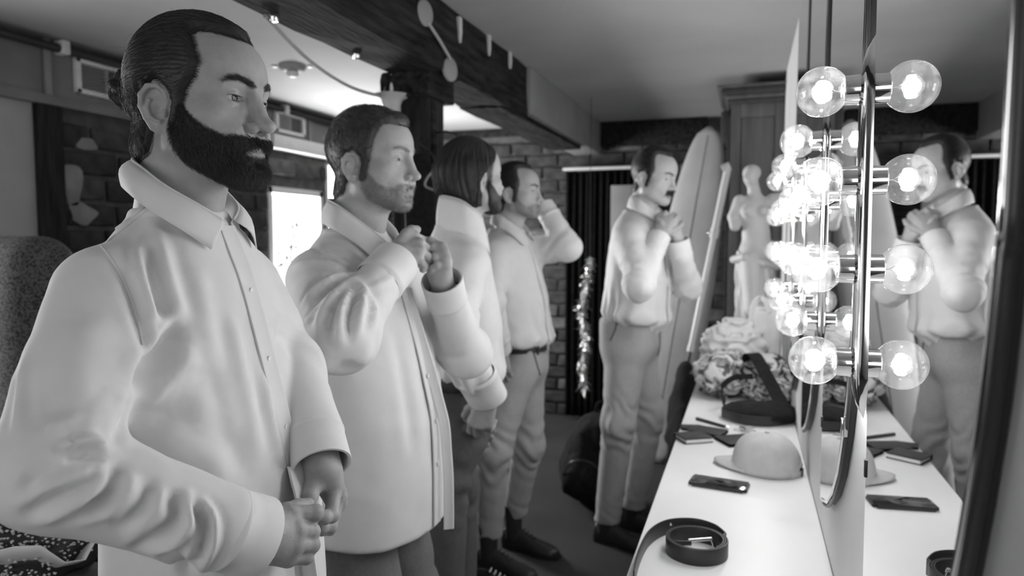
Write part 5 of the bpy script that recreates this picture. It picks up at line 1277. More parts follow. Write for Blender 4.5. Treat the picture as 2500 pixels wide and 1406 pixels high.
# image rays used only to lay out joints at measured depths (metres from the lens along its axis)
_cy, _sy, _cp, _sp = math.cos(CAM_YAW), math.sin(CAM_YAW), math.cos(CAM_PITCH), math.sin(CAM_PITCH)
_f = np.array((-_sy*_cp, _cy*_cp, -_sp)); _r = np.array((_cy, _sy, 0.)); _u = np.cross(_r, _f)
def at(u, v, d): return np.array((0, 0, 1.41))+(_f+_r*(u-1250)/1720+_u*(703-v)/1720)*d

# ---------------------------------------------------------------- man with the bun, nearest
def man_bun():
    H = np.array((-.76, .842, 1.61)); yaw = 8.0; RB = rot3(yaw); L = lambda x, y, z: H+RB@np.array((x, y, z))
    root = empty('person', (-.78, .84, 0), 0, 'bearded man with his dark hair in a bun buttoning a white shirt, nearest the camera', 'person')
    N = L(0, -.040, -.19); T = Torso(N, N-np.array((.0, 0, .6)), yaw, table=TORSO_BUN)
    # body: head and neck, trunk, arms, hands, legs
    g = dict(nose=1.45, neck=.058, jaw=1.06, face_w=1.02, eye_open=.0044, eye_z=-.0020, gaze=.02, gaze_z=-.10)
    hd_, info = build_head(g, H, 2.5, -2, -.8, L(0, -.05, -.215), .0019, root, hair='slick', beard='full', skin=.36)
    SR, ER, CR = L(.148, -.042, -.272), at(132, 1150, .775), at(545, 1288, .862); CR2 = at(630, 1313, .895)
    SL, EL, CL = L(-.150, -.045, -.268), at(705, 905, 1.165), at(768, 1060, 1.075); CL2 = at(786, 1140, 1.035)
    rw = at(652, 1311, .905)
    A = lambda q: [at(*p) for p in q]
    hr = [(A([(708, 1254, .935), (769, 1252, .957), (760, 1266, .985), (737, 1260, .988)]), [.0112, .0108, .0100, .0085]),
          (A([(723, 1293, .926), (761, 1298, .950), (747, 1304, .977), (724, 1304, .965)]), [.0112, .0105, .0098, .0085]),
          (A([(717, 1331, .922), (761, 1331, .946), (744, 1334, .972), (721, 1335, .957)]), [.0108, .0102, .0092, .008]),
          (A([(702, 1362, .922), (747, 1360, .942), (731, 1361, .964), (713, 1360, .95)]), [.0098, .0092, .0085, .0075]),
          (A([(668, 1284, .915), (700, 1250, .945), (728, 1238, .972), (752, 1230, .985)]), [.0145, .0125, .0112, .0085])]
    lw = at(790, 1150, 1.04)
    hl = [(A([(818, 1192, 1.045), (809, 1258, 1.012), (792, 1263, .998), (773, 1257, .990)]), [.0108, .0102, .0095, .0082]),
          (A([(827, 1212, 1.065), (805, 1284, 1.038), (783, 1287, 1.022), (763, 1281, 1.012)]), [.0108, .0102, .0095, .0082]),
          (A([(828, 1226, 1.085), (804, 1290, 1.062), (786, 1292, 1.050), (768, 1287, 1.042)]), [.0102, .0098, .009, .0078]),
          (A([(822, 1236, 1.100), (804, 1286, 1.085), (790, 1290, 1.075), (776, 1288, 1.068)]), [.0092, .0088, .008, .0072]),
          (A([(776, 1162, 1.035), (764, 1188, 1.018), (757, 1212, 1.006), (752, 1235, .998)]), [.0145, .0125, .0112, .0088])]
    h1 = mesh_hand(hr, rw, CR+(CR2-CR)*.5, .0020, .029, .34); h2 = mesh_hand(hl, lw, CL+(CL2-CL)*.4, .0022, .028, .36)
    def trunk(P):
        d = T.field(P, .60, -.022)
        for (S, E, W_) in ((SR, ER, CR), (SL, EL, CL)): d = smin(d, smin(cone(P, S, .045, E, .038), cone(P, E, .036, W_, .028), .02), .03)
        return d
    tk = surf(trunk, T.P-np.array((.4, .5, .1)), T.N+np.array((.4, .5, .1)), .016, lip=2.2); tk = (tk[0], tk[1], np.full(len(tk[0]), .36))
    Vb, Fb, tb_ = joinVF([hd_, tk, h1, h2]); body = link('body', np_mesh('body', Vb, Fb, tb_), 'skin', root)
    for pts, rs in (hl[4], ): link('nail', nail(root, pts[3], pts[2], at(740, 1100, .9)-pts[3], rs[3]), MATS['skin_nail'], body)
    # hair
    V, F, N_, hm = info['V'], info['F'], info['N'], info['hm']; W = info['W']
    thick = -.0025+sst(-.004, .016, hm)*(.0085+.005*sst(.05, .11, V[:, 2])+.006*sst(-.02, -.07, V[:, 1])*sst(.03, -.04, V[:, 2]))
    ang = np.arctan2(V[:, 0], V[:, 2]-.015); gro = .0004*np.sin(ang*80+3*noise3(V, 25, 2, 4))*sst(.004, .02, hm)
    Vh, Fh, u = sub_shell(V, F, N_, hm, thick+gro, -.004)
    hair = link('hair', np_mesh('hair', W(Vh), Fh), 'hair_dark', root)
    bun_c = np.array((0, -.130, .018)); flow = lambda P: (bun_c+np.array((0, .01, 0)))-P
    fr = np.where((V[u][:, 2] > -.02))[0]
    link('hair_strands', scalp_strands(info, Vh, Fh, flow, 1700, 9, .016, 3, w0=.00034, roots=fr, jitter=.010), 'hair_mid', hair)
    nape = np.where((V[u][:, 2] < .02) & (V[u][:, 1] < -.02))[0]
    link('hair_strands', scalp_strands(info, Vh, Fh, lambda P: np.array((0, -.25, -1.))+0*P, 900, 8, .007, 5, w0=.0003, off=.003, roots=nape, jitter=.28, wave=.6), 'hair_mid', hair)
    link('hairline_strands', strands_on(info, np.where((hm > -.0035) & (hm < .008) & (V[:, 2] > -.04) & ~((np.abs(V[:, 0]) > .064) & (V[:, 1] < .016) & (V[:, 1] > -.055) & (V[:, 2] < .032)), .01, -1.), flow, 2600, lambda P: .014+0*P[:, 0], 5, .10, seed=12, w0=.0002, jitter=.12), 'hair_dark', hair)
    fb_ = lambda P: ell(P, bun_c, (.024, .022, .029))+.0025*np.sin(np.arctan2(P[:, 2]-bun_c[2], P[:, 0])*6+P[:, 1]*160)
    Vn, Fn = surf(fb_, bun_c-.05, bun_c+.05, .003); bun = link('bun', np_mesh('bun', W(Vn), Fn), 'hair_dark', hair)
    ifo = dict(info); link('bun_strands', scalp_strands(ifo, Vn, Fn, lambda P: np.cross(P-bun_c, np.array((.2, 1., .1))), 380, 8, .008, 8, w0=.0003, jitter=.12), 'hair_mid', bun)
    rg = np.random.default_rng(4); S = []
    for i in range(90):                       # loose ends sticking out of the bun and off the crown
        if i < 55: b = bun_c+rg.normal(size=3)*.012+np.array((0, -.012, 0)); d = np.array((rg.normal()*.35, -1, rg.normal()*.5-.1)); Lh = rg.uniform(.015, .05)
        else:
            q = rg.choice(np.where(hm > .01)[0]); b = V[q]+N_[q]*.012; d = N_[q]*.5+np.array((rg.normal()*.5, -.8, .4*rg.normal())); Lh = rg.uniform(.01, .028)
        d = d/np.linalg.norm(d); bend = rg.normal(size=3)*.35+np.array((0, 0, -.35)); S.append([b+d*Lh*t+bend*Lh*t*t*.6 for t in np.linspace(0, 1, 6)])
    S = np.array(S); link('stray_hair', ribbons('stray_hair', W(S.reshape(-1, 3)).reshape(S.shape), .00012, .5), 'hair_dark', hair)
    # beard
    bm_ = info['bm']; th = -.0022+sst(-.003, .012, bm_)*(.0050+.0022*sst(-.06, -.1, V[:, 2])*sst(.02, .07, V[:, 1]))+.0012*noise3(V, 120, 2, 5)*sst(.002, .01, bm_)
    Vd, Fd, ub = sub_shell(V, F, N_, bm_, th, -.004); brd = link('beard', np_mesh('beard', W(Vd), Fd), 'hair_dark', root)
    bflow = lambda P: np.stack([P[:, 0]*4, .25+0*P[:, 1]+sst(-.05, -.11, P[:, 2])*.4, -1+0*P[:, 2]], 1)
    info_b = dict(info); info_b['V'] = V+N_*np.maximum(th, 0)[:, None]*.85
    link('beard_strands', strands_on(info_b, bm_, bflow, 26000, lambda P: .0065+.006*sst(-.055, -.105, P[:, 2])*sst(.0, .06, P[:, 1]), 4, .8, seed=2, w0=.00024, jitter=.32), 'hair_mid', brd)
    bmk = brow_mask(V); br = link('eyebrows', strands_on(info, bmk+.0005, lambda P: np.stack([np.sign(P[:, 0]), 0*P[:, 0], .35-12*np.maximum(0, np.abs(P[:, 0])-.03)], 1), 1500, lambda P: .0075+0*P[:, 0], 3, .28, seed=6, w0=.00016), 'hair_dark', root)
    lash = []
    for s in (1, -1):
        for i in range(34):
            a = -1.0+2.0*i/33; c = np.array((s*.032, .0735, -.001)); b = c+np.array((s*.0125*math.sin(a), .0132*math.cos(a)*.98, .0018+.0004*rg.normal())); d = np.array((s*math.sin(a)*.8, .7, -.15)); lash.append([b, b+d*.004, b+d*.0075+np.array((0, 0, .0016))])
    lash = np.array(lash); link('eyelashes', ribbons('eyelashes', W(lash.reshape(-1, 3)).reshape(lash.shape), .00014, .3), 'hair_dark', root)
    # shirt
    fold_w = FOLDS_BUN
    shirt, fs = make_shirt(root, T, [(SR, ER, CR, .062, .062, .060, .050), (SL, EL, CL, .060, .056, .054, .044)], .66, .0046, folds=fold_w, amp=.0016, seed=11, blend=.04)
    cuff(shirt, CR, CR2, .0485, .0500, seed=1); cuff(shirt, CL, CL2, .0425, .0425, seed=3)
    hf = [(.014, .040, -.172), (.050, .026, -.152), (.073, -.006, -.128), (.074, -.038, -.105), (.048, -.076, -.088), (0, -.090, -.083)]
    hl_ = [(.058, .050, -.214), (.086, .026, -.188), (.098, -.010, -.163), (.094, -.044, -.140), (.056, -.088, -.122), (0, -.104, -.117)]
    mi = lambda q: (-q[0], q[1], q[2])
    fo = [L(*q) for q in hf]+[L(*mi(q)) for q in hf[:-1][::-1]]; fa = [L(*q) for q in hl_]+[L(*mi(q)) for q in hl_[:-1][::-1]]
    collar(shirt, fo, fa)
    front = [L(0, .036, -.180)]+[T.surf_pt(0, d, .002) for d in (.03, .07, .12, .18, .25, .32, .37)]
    low = [at(718, 1130, 1.028), at(742, 1228, 1.0)]
    pth = front+low
    placket(shirt, pth, -RB[:, 0]*.97+RB[:, 1]*.1, RB[:, 1])
    for d in (.085, .185, .285): button(shirt, T.surf_pt(-.012, d, .0042), RB[:, 1], .0046)
    hem = spline([at(745, 1232, 1.0), at(752, 1300, 1.015), at(766, 1370, 1.02), at(782, 1440, 1.03)], 6); V2 = []; F2 = []
    for i, p in enumerate(hem):
        w_ = .006+.055*sst(0, len(hem), i)
        for j in range(6): V2.append(p-_r*w_*(j/5)+_f*.02*(j/5)+RB[:, 1]*.004*math.sin(j*1.5+i*.2))
    for i in range(len(hem)-1):
        for j in range(5): F2.append((i*6+j, (i+1)*6+j, (i+1)*6+j+1, i*6+j+1))
    o = link('shirt_front_edge', np_mesh('shirt_front_edge', np.array(V2), np.array(F2)), 'shirt', shirt); s = o.modifiers.new('thickness', 'SOLIDIFY'); s.thickness = .002
    # raised seams: yoke and armhole
    def on_shirt(pts, r, nm):
        me_ = shirt.data; bv = BVHTree.FromPolygons([v.co for v in me_.vertices], [p.vertices[:] for p in me_.polygons]); Q = []
        for p in spline(pts, 8): loc, nn, _, _ = bv.find_nearest(Vector(p)); Q.append(np.array(loc)+np.array(nn)*.0002)
        link(nm, tube(nm, Q, r, seg=6), 'shirt', shirt)
    bv = shirt_bvh(shirt)
    for nm, px, r in (('yoke_seam', [(382, 484), (345, 512), (300, 548), (238, 592)], .0024), ('armhole_seam', [(152, 586), (200, 582), (246, 600), (300, 682), (334, 770), (348, 842)], np.array([.0013]*40+[.0011, .0008, .0005, .0002, .0001]+[.0001]*9)), ('yoke_stitch', [(376, 500), (320, 545), (262, 590)], .0010)):
        link(nm, tube(nm, [p+n*.0004 for p, n in (ray_on(bv, u_, v_) for u_, v_ in spline(px, 8)) if p is not None], r if np.isscalar(r) else .0012, seg=6), 'shirt', shirt)
    # trousers and shoes
    hp = T.N-np.array((-.02, 0, .62)); kn = [L(.09, .05, -1.13), L(-.09, .05, -1.13)]; an = [L(.10, .0, -1.53), L(-.10, .0, -1.53)]
    trouser_mesh(root, hp, yaw, kn, an, .93, 'trousers_dark', h=.016, waist=(.15, .115))
    for a in an: shoe(root, (a[0]-.05, a[1], 0), (1, .05, 0))
    return root, shirt, T
mat('skin_nail', .5, .25, spec=.5)
TORSO_BUN = [(-.04, .000, .060, .062), (-.02, .003, .072, .066), (0, .006, .100, .074), (.03, .008, .138, .082), (.06, .010, .166, .092), (.10, .014, .178, .100), (.14, .018, .182, .106), (.26, .032, .182, .122), (.40, .054, .176, .132), (.52, .056, .180, .134), (.66, .052, .188, .138)]
FOLDS_BUN = [  # image polylines laid on the cloth, half width, height in metres
    ([(150, 588), (205, 590), (250, 612), (303, 695), (338, 790), (352, 870), (340, 940)], .007, -.0035),
    ([(362, 500), (392, 610), (425, 720), (448, 800)], .011, .0055), ([(340, 560), (352, 660), (372, 750), (380, 800)], .009, .0055), ([(330, 640), (352, 740), (362, 830)], .007, .003),
    ([(356, 600), (372, 690), (398, 775)], .008, -.006),
    ([(428, 752), (398, 800), (362, 850), (350, 880)], .008, .006), ([(440, 790), (405, 840), (362, 900), (330, 950)], .014, -.011), ([(470, 850), (420, 930), (330, 1000)], .018, .006),
    ([(480, 640), (500, 760), (520, 880)], .014, .0025), ([(560, 760), (590, 900), (640, 1130)], .012, .0035), ([(520, 900), (545, 1020), (610, 1180)], .016, -.0035), ([(640, 900), (668, 1040), (700, 1180)], .010, .0035),
    ([(380, 1040), (480, 1090), (560, 1170)], .018, .004), ([(300, 1000), (420, 1030), (560, 1110)], .02, -.004),
    ([(105, 1050), (165, 1040), (250, 1062)], .012, .004), ([(140, 1096), (205, 1082), (262, 1094)], .008, .007), ([(150, 1112), (215, 1108), (262, 1110)], .006, -.006),
    ([(40, 1205), (140, 1152), (262, 1122)], .008, -.006), ([(70, 1195), (170, 1160), (272, 1136)], .009, .006), ([(55, 1262), (160, 1212), (280, 1142)], .008, -.0065), ([(100, 1265), (200, 1215), (288, 1158)], .010, .006),
    ([(286, 1142), (272, 1185), (240, 1225), (160, 1268)], .0075, -.010), ([(312, 1160), (300, 1215), (240, 1265)], .012, .005),
    ([(362, 1186), (350, 1232), (290, 1292)], .007, -.007), ([(380, 1195), (372, 1240), (320, 1300)], .010, .004),
    ([(415, 1208), (433, 1245), (414, 1290), (326, 1345)], .008, -.010), ([(440, 1215), (455, 1255), (440, 1300), (380, 1350)], .008, .007),
    ([(462, 1222), (494, 1268), (498, 1325), (470, 1390)], .006, -.009), ([(482, 1222), (512, 1262), (518, 1320), (490, 1390)], .006, .006), ([(395, 1340), (440, 1370), (470, 1400)], .008, -.006),
    ([(62, 830), (48, 950), (40, 1060)], .006, .003), ([(120, 620), (90, 720), (75, 800)], .006, .003), ([(230, 760), (190, 880), (200, 980), (255, 1060)], .02, .004), ([(330, 960), (300, 1030), (270, 1075)], .008, -.004)]
def shirt_bvh(o):
    me_ = o.data; return BVHTree.FromPolygons([v.co for v in me_.vertices], [p.vertices[:] for p in me_.polygons])
def ray_on(bv, u, v):
    o = np.array((0, 0, 1.41)); d = at(u, v, 1.0)-o; loc, nn, _, dist = bv.ray_cast(Vector(o), Vector(d).normalized())
    return (None, None) if loc is None or dist > 4 else (np.array(loc), np.array(nn))
def lay_folds(V, F, folds):
    bv = BVHTree.FromPolygons([tuple(v) for v in V], [tuple(f) for f in F]); out = []
    for px, wd, am in folds:
        pts = [p for p, n in (ray_on(bv, u_, v_) for u_, v_ in spline(np.array(px, float), 5)) if p is not None]
        run = [pts[0]] if pts else []
        for p in pts[1:]:
            if np.linalg.norm(p-run[-1]) < .09: run.append(p)
        if len(run) > 1: out.append((np.array(run), wd, am))
    return out
# ---------------------------------------------------------------- generic finish for the other four
def hair_cap(info, root, m, thick, seed, strands, steps, step, flow, w0=.0005, extra=None, gro=.0004):
    V, F, N_, hm = info['V'], info['F'], info['N'], info['hm']; W = info['W']
    t = -.0025+sst(-.004, .014, hm)*(thick(V)+.0025)+gro*noise3(V, 220, 2, seed)*sst(.002, .012, hm)
    Vh, Fh, u = sub_shell(V, F, N_, hm, t, -.004); hair = link('hair', np_mesh('hair', W(Vh), Fh), m, root)
    if strands: link('hair_strands', scalp_strands(info, Vh, Fh, flow, strands, steps, step, seed, w0=w0, jitter=.25, off=.0012), m, hair)
    return hair
def face_hair(info, root, m, kind, th, count, length, seed, w0=.00035, shell=True):
    V, F, N_, bm_ = info['V'], info['F'], info['N'], info['bm']; o = None
    if shell:
        Vd, Fd, _ = sub_shell(V, F, N_, bm_, -.0022+sst(-.003, .01, bm_)*(th+.0022)+.0006*noise3(V, 140, 2, seed)*sst(.002, .01, bm_), -.004); o = link('moustache' if kind == 'mo' else 'beard', np_mesh('beard', info['W'](Vd), Fd), m, root)
    fl = lambda P: np.stack([P[:, 0]*(25 if kind == 'mo' else 4), .25+0*P[:, 1], -1+0*P[:, 2]], 1)
    s = link('beard_strands', strands_on(info, bm_, fl, count, lambda P: length+0*P[:, 0], 3, .7, seed=seed, w0=w0), m, o or root)
    return o or s
def brows(info, root, m, seed, n=420, w0=.0003):
    link('eyebrows', strands_on(info, brow_mask(info['V'])+.0006, lambda P: np.stack([np.sign(P[:, 0]), 0*P[:, 0], .3-12*np.maximum(0, np.abs(P[:, 0])-.03)], 1), n, lambda P: .007+0*P[:, 0], 3, .25, seed=seed, w0=w0), m, root)
def trunk_of(T, arms, end=.6):
    def tf(P):
        d = T.field(P, end, -.024)
        for A in arms: d = smin(d, smin(cone(P, A[0], .043, A[1], .036), cone(P, A[1], .034, A[2], .027), .02), .03)
        return d
    pts = np.array([T.N, T.N-T.u*end]+[q for A in arms for q in A[:3]]); V, F = surf(tf, pts.min(0)-.22, pts.max(0)+.22, .020, lip=2.4); return V, F
def std_collar(shirt, L, k=1.0, open_=0.0, up=False):
    fo = [(.016, .036, -.170), (.050, .022, -.150), (.074, -.012, -.124), (.075, -.044, -.103), (.049, -.082, -.090), (0, -.098, -.086)]
    fa = [(.058, .046, -.212), (.085, .022, -.190), (.095, -.014, -.170), (.092, -.052, -.152), (.058, -.096, -.138), (0, -.112, -.134)]
    if open_: fo[0] = (.016+open_, .05, -.185); fo[1] = (.05+open_*.6, .03, -.158); fa[0] = (.070+open_*1.2, .07, -.235); fa[1] = (.092+open_*.5, .03, -.198)
    if up: fo = [(x*1.0, y*1.0, z+.022) for x, y, z in fo]; fa = [(x*.98, y*.98+.002, z-.03) for x, y, z in fa]
    P = lambda q: L(*(np.array(q)*k)); mir = lambda q: (-q[0], q[1], q[2])
    collar(shirt, [P(q) for q in fo]+[P(mir(q)) for q in fo[:-1][::-1]], [P(q) for q in fa]+[P(mir(q)) for q in fa[:-1][::-1]], bulge=.004)
def front_band(shirt, T, RB, d0, d1, n=8, ang=0.0, buttons=()):
    pts = [T.surf_pt(ang, d, .003) for d in np.linspace(d0, d1, n)]; placket(shirt, pts, -RB[:, 0], RB[:, 1])
    for b in buttons: button(shirt, T.surf_pt(ang-.01, b, .008), RB[:, 1])

def pockets(tr, lines):
    bv = shirt_bvh(tr)
    for px in lines:
        P = [p+n*.0005 for p, n in (ray_on(bv, u_, v_) for u_, v_ in spline(np.array(px, float), 6)) if p is not None]
        if len(P) > 2: link('pocket_seam', tube('pocket_seam', P, .0035, seg=6), 'trousers_dark', tr)
def tuck_table(w):
    return [r for r in TORSO if r[0] < .3]+[(w-.07, .050, .178, .130), (w-.025, .056, .184, .138), (w-.004, .056, .176, .130), (w+.014, .056, .150, .110), (w+.05, .056, .125, .092), (.70, .056, .12, .09)]
# ---------------------------------------------------------------- fair man with the short beard, hands at his collar
def man_fair():
    H = np.array((-.82, 1.44, 1.59)); yaw = 1.0; RB = rot3(yaw); L = lambda x, y, z: H+RB@np.array((x, y, z))
    root = empty('person', (-.83, 1.44, 0), 0, 'fair short haired man in an untucked white shirt with both hands at his open collar', 'person')
    N = L(0, -.05, -.19); T = Torso(N, N-np.array((0, 0, .6)), yaw, 1.03, 1.04)
    SR, ER, WR = L(.150, -.045, -.268), at(832, 822, 1.30), at(925, 690, 1.43); WR2 = at(968, 640, 1.485)
    SL, EL, WL = L(-.150, -.045, -.268), np.array((-.669, 1.637, 1.123)), at(1092, 735, 1.635); WL2 = at(1078, 682, 1.59)
    hd_, info = build_head(dict(nose=1.25, neck=.060, jaw=1.08, eye_open=.0030, eye_z=-.002, gaze_z=-.04, brow_dark=.45, beard_dark=.5), H, 0.5, -1, -1, L(0, -.05, -.215), .0030, root, hair='short', beard='short', skin=.42)
    A = lambda q: [at(*p) for p in q]
    wr = at(975, 628, 1.50)
    hr = [(A([(1012, 578, 1.555), (1040, 590, 1.60), (1052, 606, 1.615), (1050, 622, 1.60)]), [.011, .0105, .0098, .0085]),
          (A([(1024, 594, 1.535), (1046, 608, 1.58), (1054, 622, 1.60), (1050, 634, 1.59)]), [.011, .0105, .0098, .0085]),
          (A([(1026, 612, 1.515), (1042, 626, 1.555), (1048, 638, 1.575), (1044, 648, 1.565)]), [.0106, .01, .0092, .008]),
          (A([(1020, 630, 1.50), (1030, 644, 1.535), (1036, 652, 1.55), (1032, 658, 1.545)]), [.0098, .0092, .0085, .0075]),
          (A([(975, 596, 1.52), (992, 572, 1.545), (1005, 562, 1.565), (1018, 560, 1.58)]), [.014, .0125, .011, .009])]
    wl = at(1075, 672, 1.585)
    hl = [(A([(1078, 604, 1.58), (1050, 590, 1.59), (1034, 592, 1.60), (1024, 600, 1.605)]), [.011, .0105, .0098, .0085]),
          (A([(1084, 618, 1.57), (1056, 606, 1.575), (1040, 612, 1.585), (1032, 622, 1.592)]), [.011, .0105, .0098, .0085]),
          (A([(1088, 634, 1.565), (1062, 628, 1.562), (1048, 636, 1.57), (1042, 646, 1.578)]), [.0106, .01, .0092, .008]),
          (A([(1088, 648, 1.56), (1068, 648, 1.553), (1056, 656, 1.556), (1050, 664, 1.562)]), [.0098, .0092, .0085, .0075]),
          (A([(1058, 660, 1.59), (1044, 640, 1.61), (1036, 622, 1.62), (1030, 608, 1.625)]), [.014, .0125, .011, .009])]
    arms = [(SR, ER, WR, .068, .066, .064, .048), (SL, EL, WL, .066, .062, .058, .044)]
    tk = trunk_of(T, arms); h1 = mesh_hand(hr, wr, WR+(WR2-WR)*.3, .003, .028, .40); h2 = mesh_hand(hl, wl, WL+(WL2-WL)*.3, .003, .027, .40)
    Vb, Fb, tb_ = joinVF([hd_, (*tk, np.full(len(tk[0]), .4)), h1, h2]); link('body', np_mesh('body', Vb, Fb, tb_), 'skin', root)
    hair_cap(info, root, 'hair_brown', lambda V: .005+.005*sst(.06, .11, V[:, 2])+.012*sst(.04, .085, V[:, 1])*sst(.06, .09, V[:, 2]), 5, 1100, 6, .008, lambda P: np.stack([.3+0*P[:, 0], .7*sst(.05, .1, P[:, 2]), -.4*sst(.08, .0, P[:, 2])], 1), gro=.0007)
    face_hair(info, root, 'stubble', 'short', .0025, 3600, .0045, 3, shell=False, w0=.00025); brows(info, root, 'hair_fair', 4, 260, .00025)
    shirt, _ = make_shirt(root, T, arms, .65, .0075, folds=FOLDS_FAIR, amp=.0028, seed=23, blend=.04)
    cuff(shirt, WR, WR2, .050, .049, seed=2); cuff(shirt, WL, WL2, .046, .047, seed=4)
    std_collar(shirt, L, 1.02, .012)
    front_band(shirt, T, RB, .05, .64, 10, .03, (.30, .40, .50))
    flap = [T.surf_pt(-.05, d, .006+.022*sst(.1, .6, d)) for d in np.linspace(.10, .655, 10)]; placket(shirt, flap, RB[:, 1]*.8-RB[:, 0]*.5, RB[:, 0], .024)
    trouser_mesh(root, N-np.array((-.035, 0, .60)), yaw, [L(.09, .06, -1.10), L(-.09, .06, -1.10)], [L(.10, .02, -1.51), L(-.10, .02, -1.51)], .93, 'trousers_mid', h=.014, waist=(.16, .12))
    for s in (.1, -.1): shoe(root, L(s, -.02, -1.59)*np.array((1, 1, 0)), (1, 0, 0))
    return root, shirt, T
FOLDS_FAIR = [([(866, 668), (800, 690), (735, 748)], .010, .008), ([(866, 672), (805, 735), (772, 805)], .010, .008), ([(868, 676), (828, 760), (832, 845)], .010, .008), ([(874, 680), (884, 740), (868, 812)], .010, .007), ([(880, 690), (915, 750), (905, 800)], .008, .005),
    ([(850, 672), (790, 712), (745, 775)], .007, -.007), ([(856, 690), (815, 755), (800, 825)], .007, -.007), ([(872, 700), (856, 760), (850, 830)], .007, -.006),
    ([(740, 585), (800, 622), (862, 662)], .010, .006), ([(715, 650), (780, 640), (858, 664)], .010, .006), ([(760, 600), (815, 640), (860, 664)], .007, -.005), ([(900, 700), (935, 690), (990, 660)], .006, .002),
    ([(880, 870), (930, 960), (960, 1100)], .02, .005), ([(960, 800), (990, 950), (1010, 1120)], .016, -.004), ([(850, 880), (840, 980), (830, 1100)], .018, -.005), ([(800, 880), (770, 960), (760, 1060)], .014, .005)]

# ---------------------------------------------------------------- long haired man turned away
def man_long():
    H = np.array((-.825, 2.06, 1.607)); yaw = 34; RB = rot3(yaw); L = lambda x, y, z: H+RB@np.array((x, y, z))
    root = empty('person', (-.84, 2.05, 0), 0, 'man with chin length dark hair and raised shirt collar, turned away', 'person')
    N = L(0, -.05, -.19); T = Torso(N, N+np.array((-.055, -.02, -.6)), yaw, .96, .98, table=tuck_table(.425))
    SR, ER, WR = L(.145, -.045, -.268), at(1098, 815, 1.86), at(1160, 915, 1.97); WR2 = at(1190, 968, 2.02)
    SL, EL, WL = L(-.145, -.045, -.268), L(-.19, -.05, -.53), L(-.17, .03, -.70); WL2 = L(-.165, .05, -.76)
    hd_, info = build_head(dict(nose=1.2, neck=.052, gaze_z=-.05), H, 54, 2, 0, L(0, -.05, -.215), .0034, root, hair='short', beard='short', skin=.42)
    ch, fr_ = hand_chains(WR2, at(1178, 1010, 2.03)-WR2, at(1100, 900, 1.6)-WR2, 1, (35, 45, 50, 55))
    ch2, _ = hand_chains(WL2, L(-.16, .08, -.9)-WL2, L(-1, 0, -.7)-WL2, -1, (40, 45, 50, 55))
    arms = [(SR, ER, WR, .062, .062, .066, .056), (SL, EL, WL, .062, .058, .055, .044)]
    tk = trunk_of(T, arms); h1 = mesh_hand(ch, WR2, WR, .0038, .026, .36); h2 = mesh_hand(ch2, WL2, WL, .0045, .026, .40)
    Vb, Fb, tb_ = joinVF([hd_, (*tk, np.full(len(tk[0]), .4)), h1, h2]); link('body', np_mesh('body', Vb, Fb, tb_), 'skin', root)
    face_hair(info, root, 'hair_dark', 'short', .006, 1500, .010, 3, .0005); brows(info, root, 'hair_dark', 4, 200, .0004)
    def fh(p):
        z, y = p[:, 2], p[:, 1]; d = ell(p, (0, -.008, .018), (.088, .108, .104))
        cur = (np.sqrt((p[:, 0]/(.090+.06*np.clip(-z-.04, 0, .1)))**2+((y+.014)/.104)**2)-1)*.085; cur = smax(cur, z-.03, .03); cur = smax(cur, -(.050+.62*np.clip(y+.10, 0, .09))-z+.004*np.sin(p[:, 0]*60), .012)
        d = smin(d, cur, .03); x = np.abs(p[:, 0])
        yl = np.interp(z, [-.11, -.06, -.03, .0, .03, .06, .09], [-.022, -.018, -.022, -.012, .030, .060, .078]); d = smax(d, y-yl, .008)
        return d+.0018*np.sin(np.arctan2(p[:, 0], -(y-.02))*42+5*noise3(p*np.array((1, 1, .25)), 30, 1, 3))*sst(.11, .04, z)
    Vh, Fh = surf(fh, (-.13, -.15, -.15), (.13, .11, .14), .0042, lip=2.2); hair = link('hair', np_mesh('hair', info['W'](Vh), Fh), 'hair_dark', root)
    link('hair_strands', scalp_strands(info, Vh, Fh, lambda P: np.stack([P[:, 0]*1.5, -.5*sst(.06, .11, P[:, 2])-.1, -1+.9*sst(.09, .12, P[:, 2])], 1), 1300, 9, .014, 4, w0=.0006, jitter=.07), 'hair_mid', hair)
    shirt, _ = make_shirt(root, T, arms, .47, .010, amp=.004, seed=31, tuck=.41, blend=.045)
    cuff(shirt, WR, WR2, .058, .056, seed=2, ov=1.1); cuff(shirt, WL, WL2, .045, .045, seed=4)
    std_collar(shirt, L, 1.0, 0, True); front_band(shirt, T, RB, .03, .41, 8, 0, (.1, .2, .3))
    hp = T.at(0, .05, .585)
    kn = [at(1092, 1185, 2.16), at(1122, 1180, 2.34)]; an = [at(1084, 1600, 2.17), at(1118, 1560, 2.33)]
    trouser_mesh(root, hp, yaw, kn, an, 1.00, 'trousers_dark', h=.014, waist=(.145, .115), rt=.084, rk=.062)
    belt_ring(root, hp, yaw, .955, .158, .128)
    for a in an: shoe(root, (a-RB[:, 1]*.05)*np.array((1, 1, 0)), RB[:, 1])
    return root

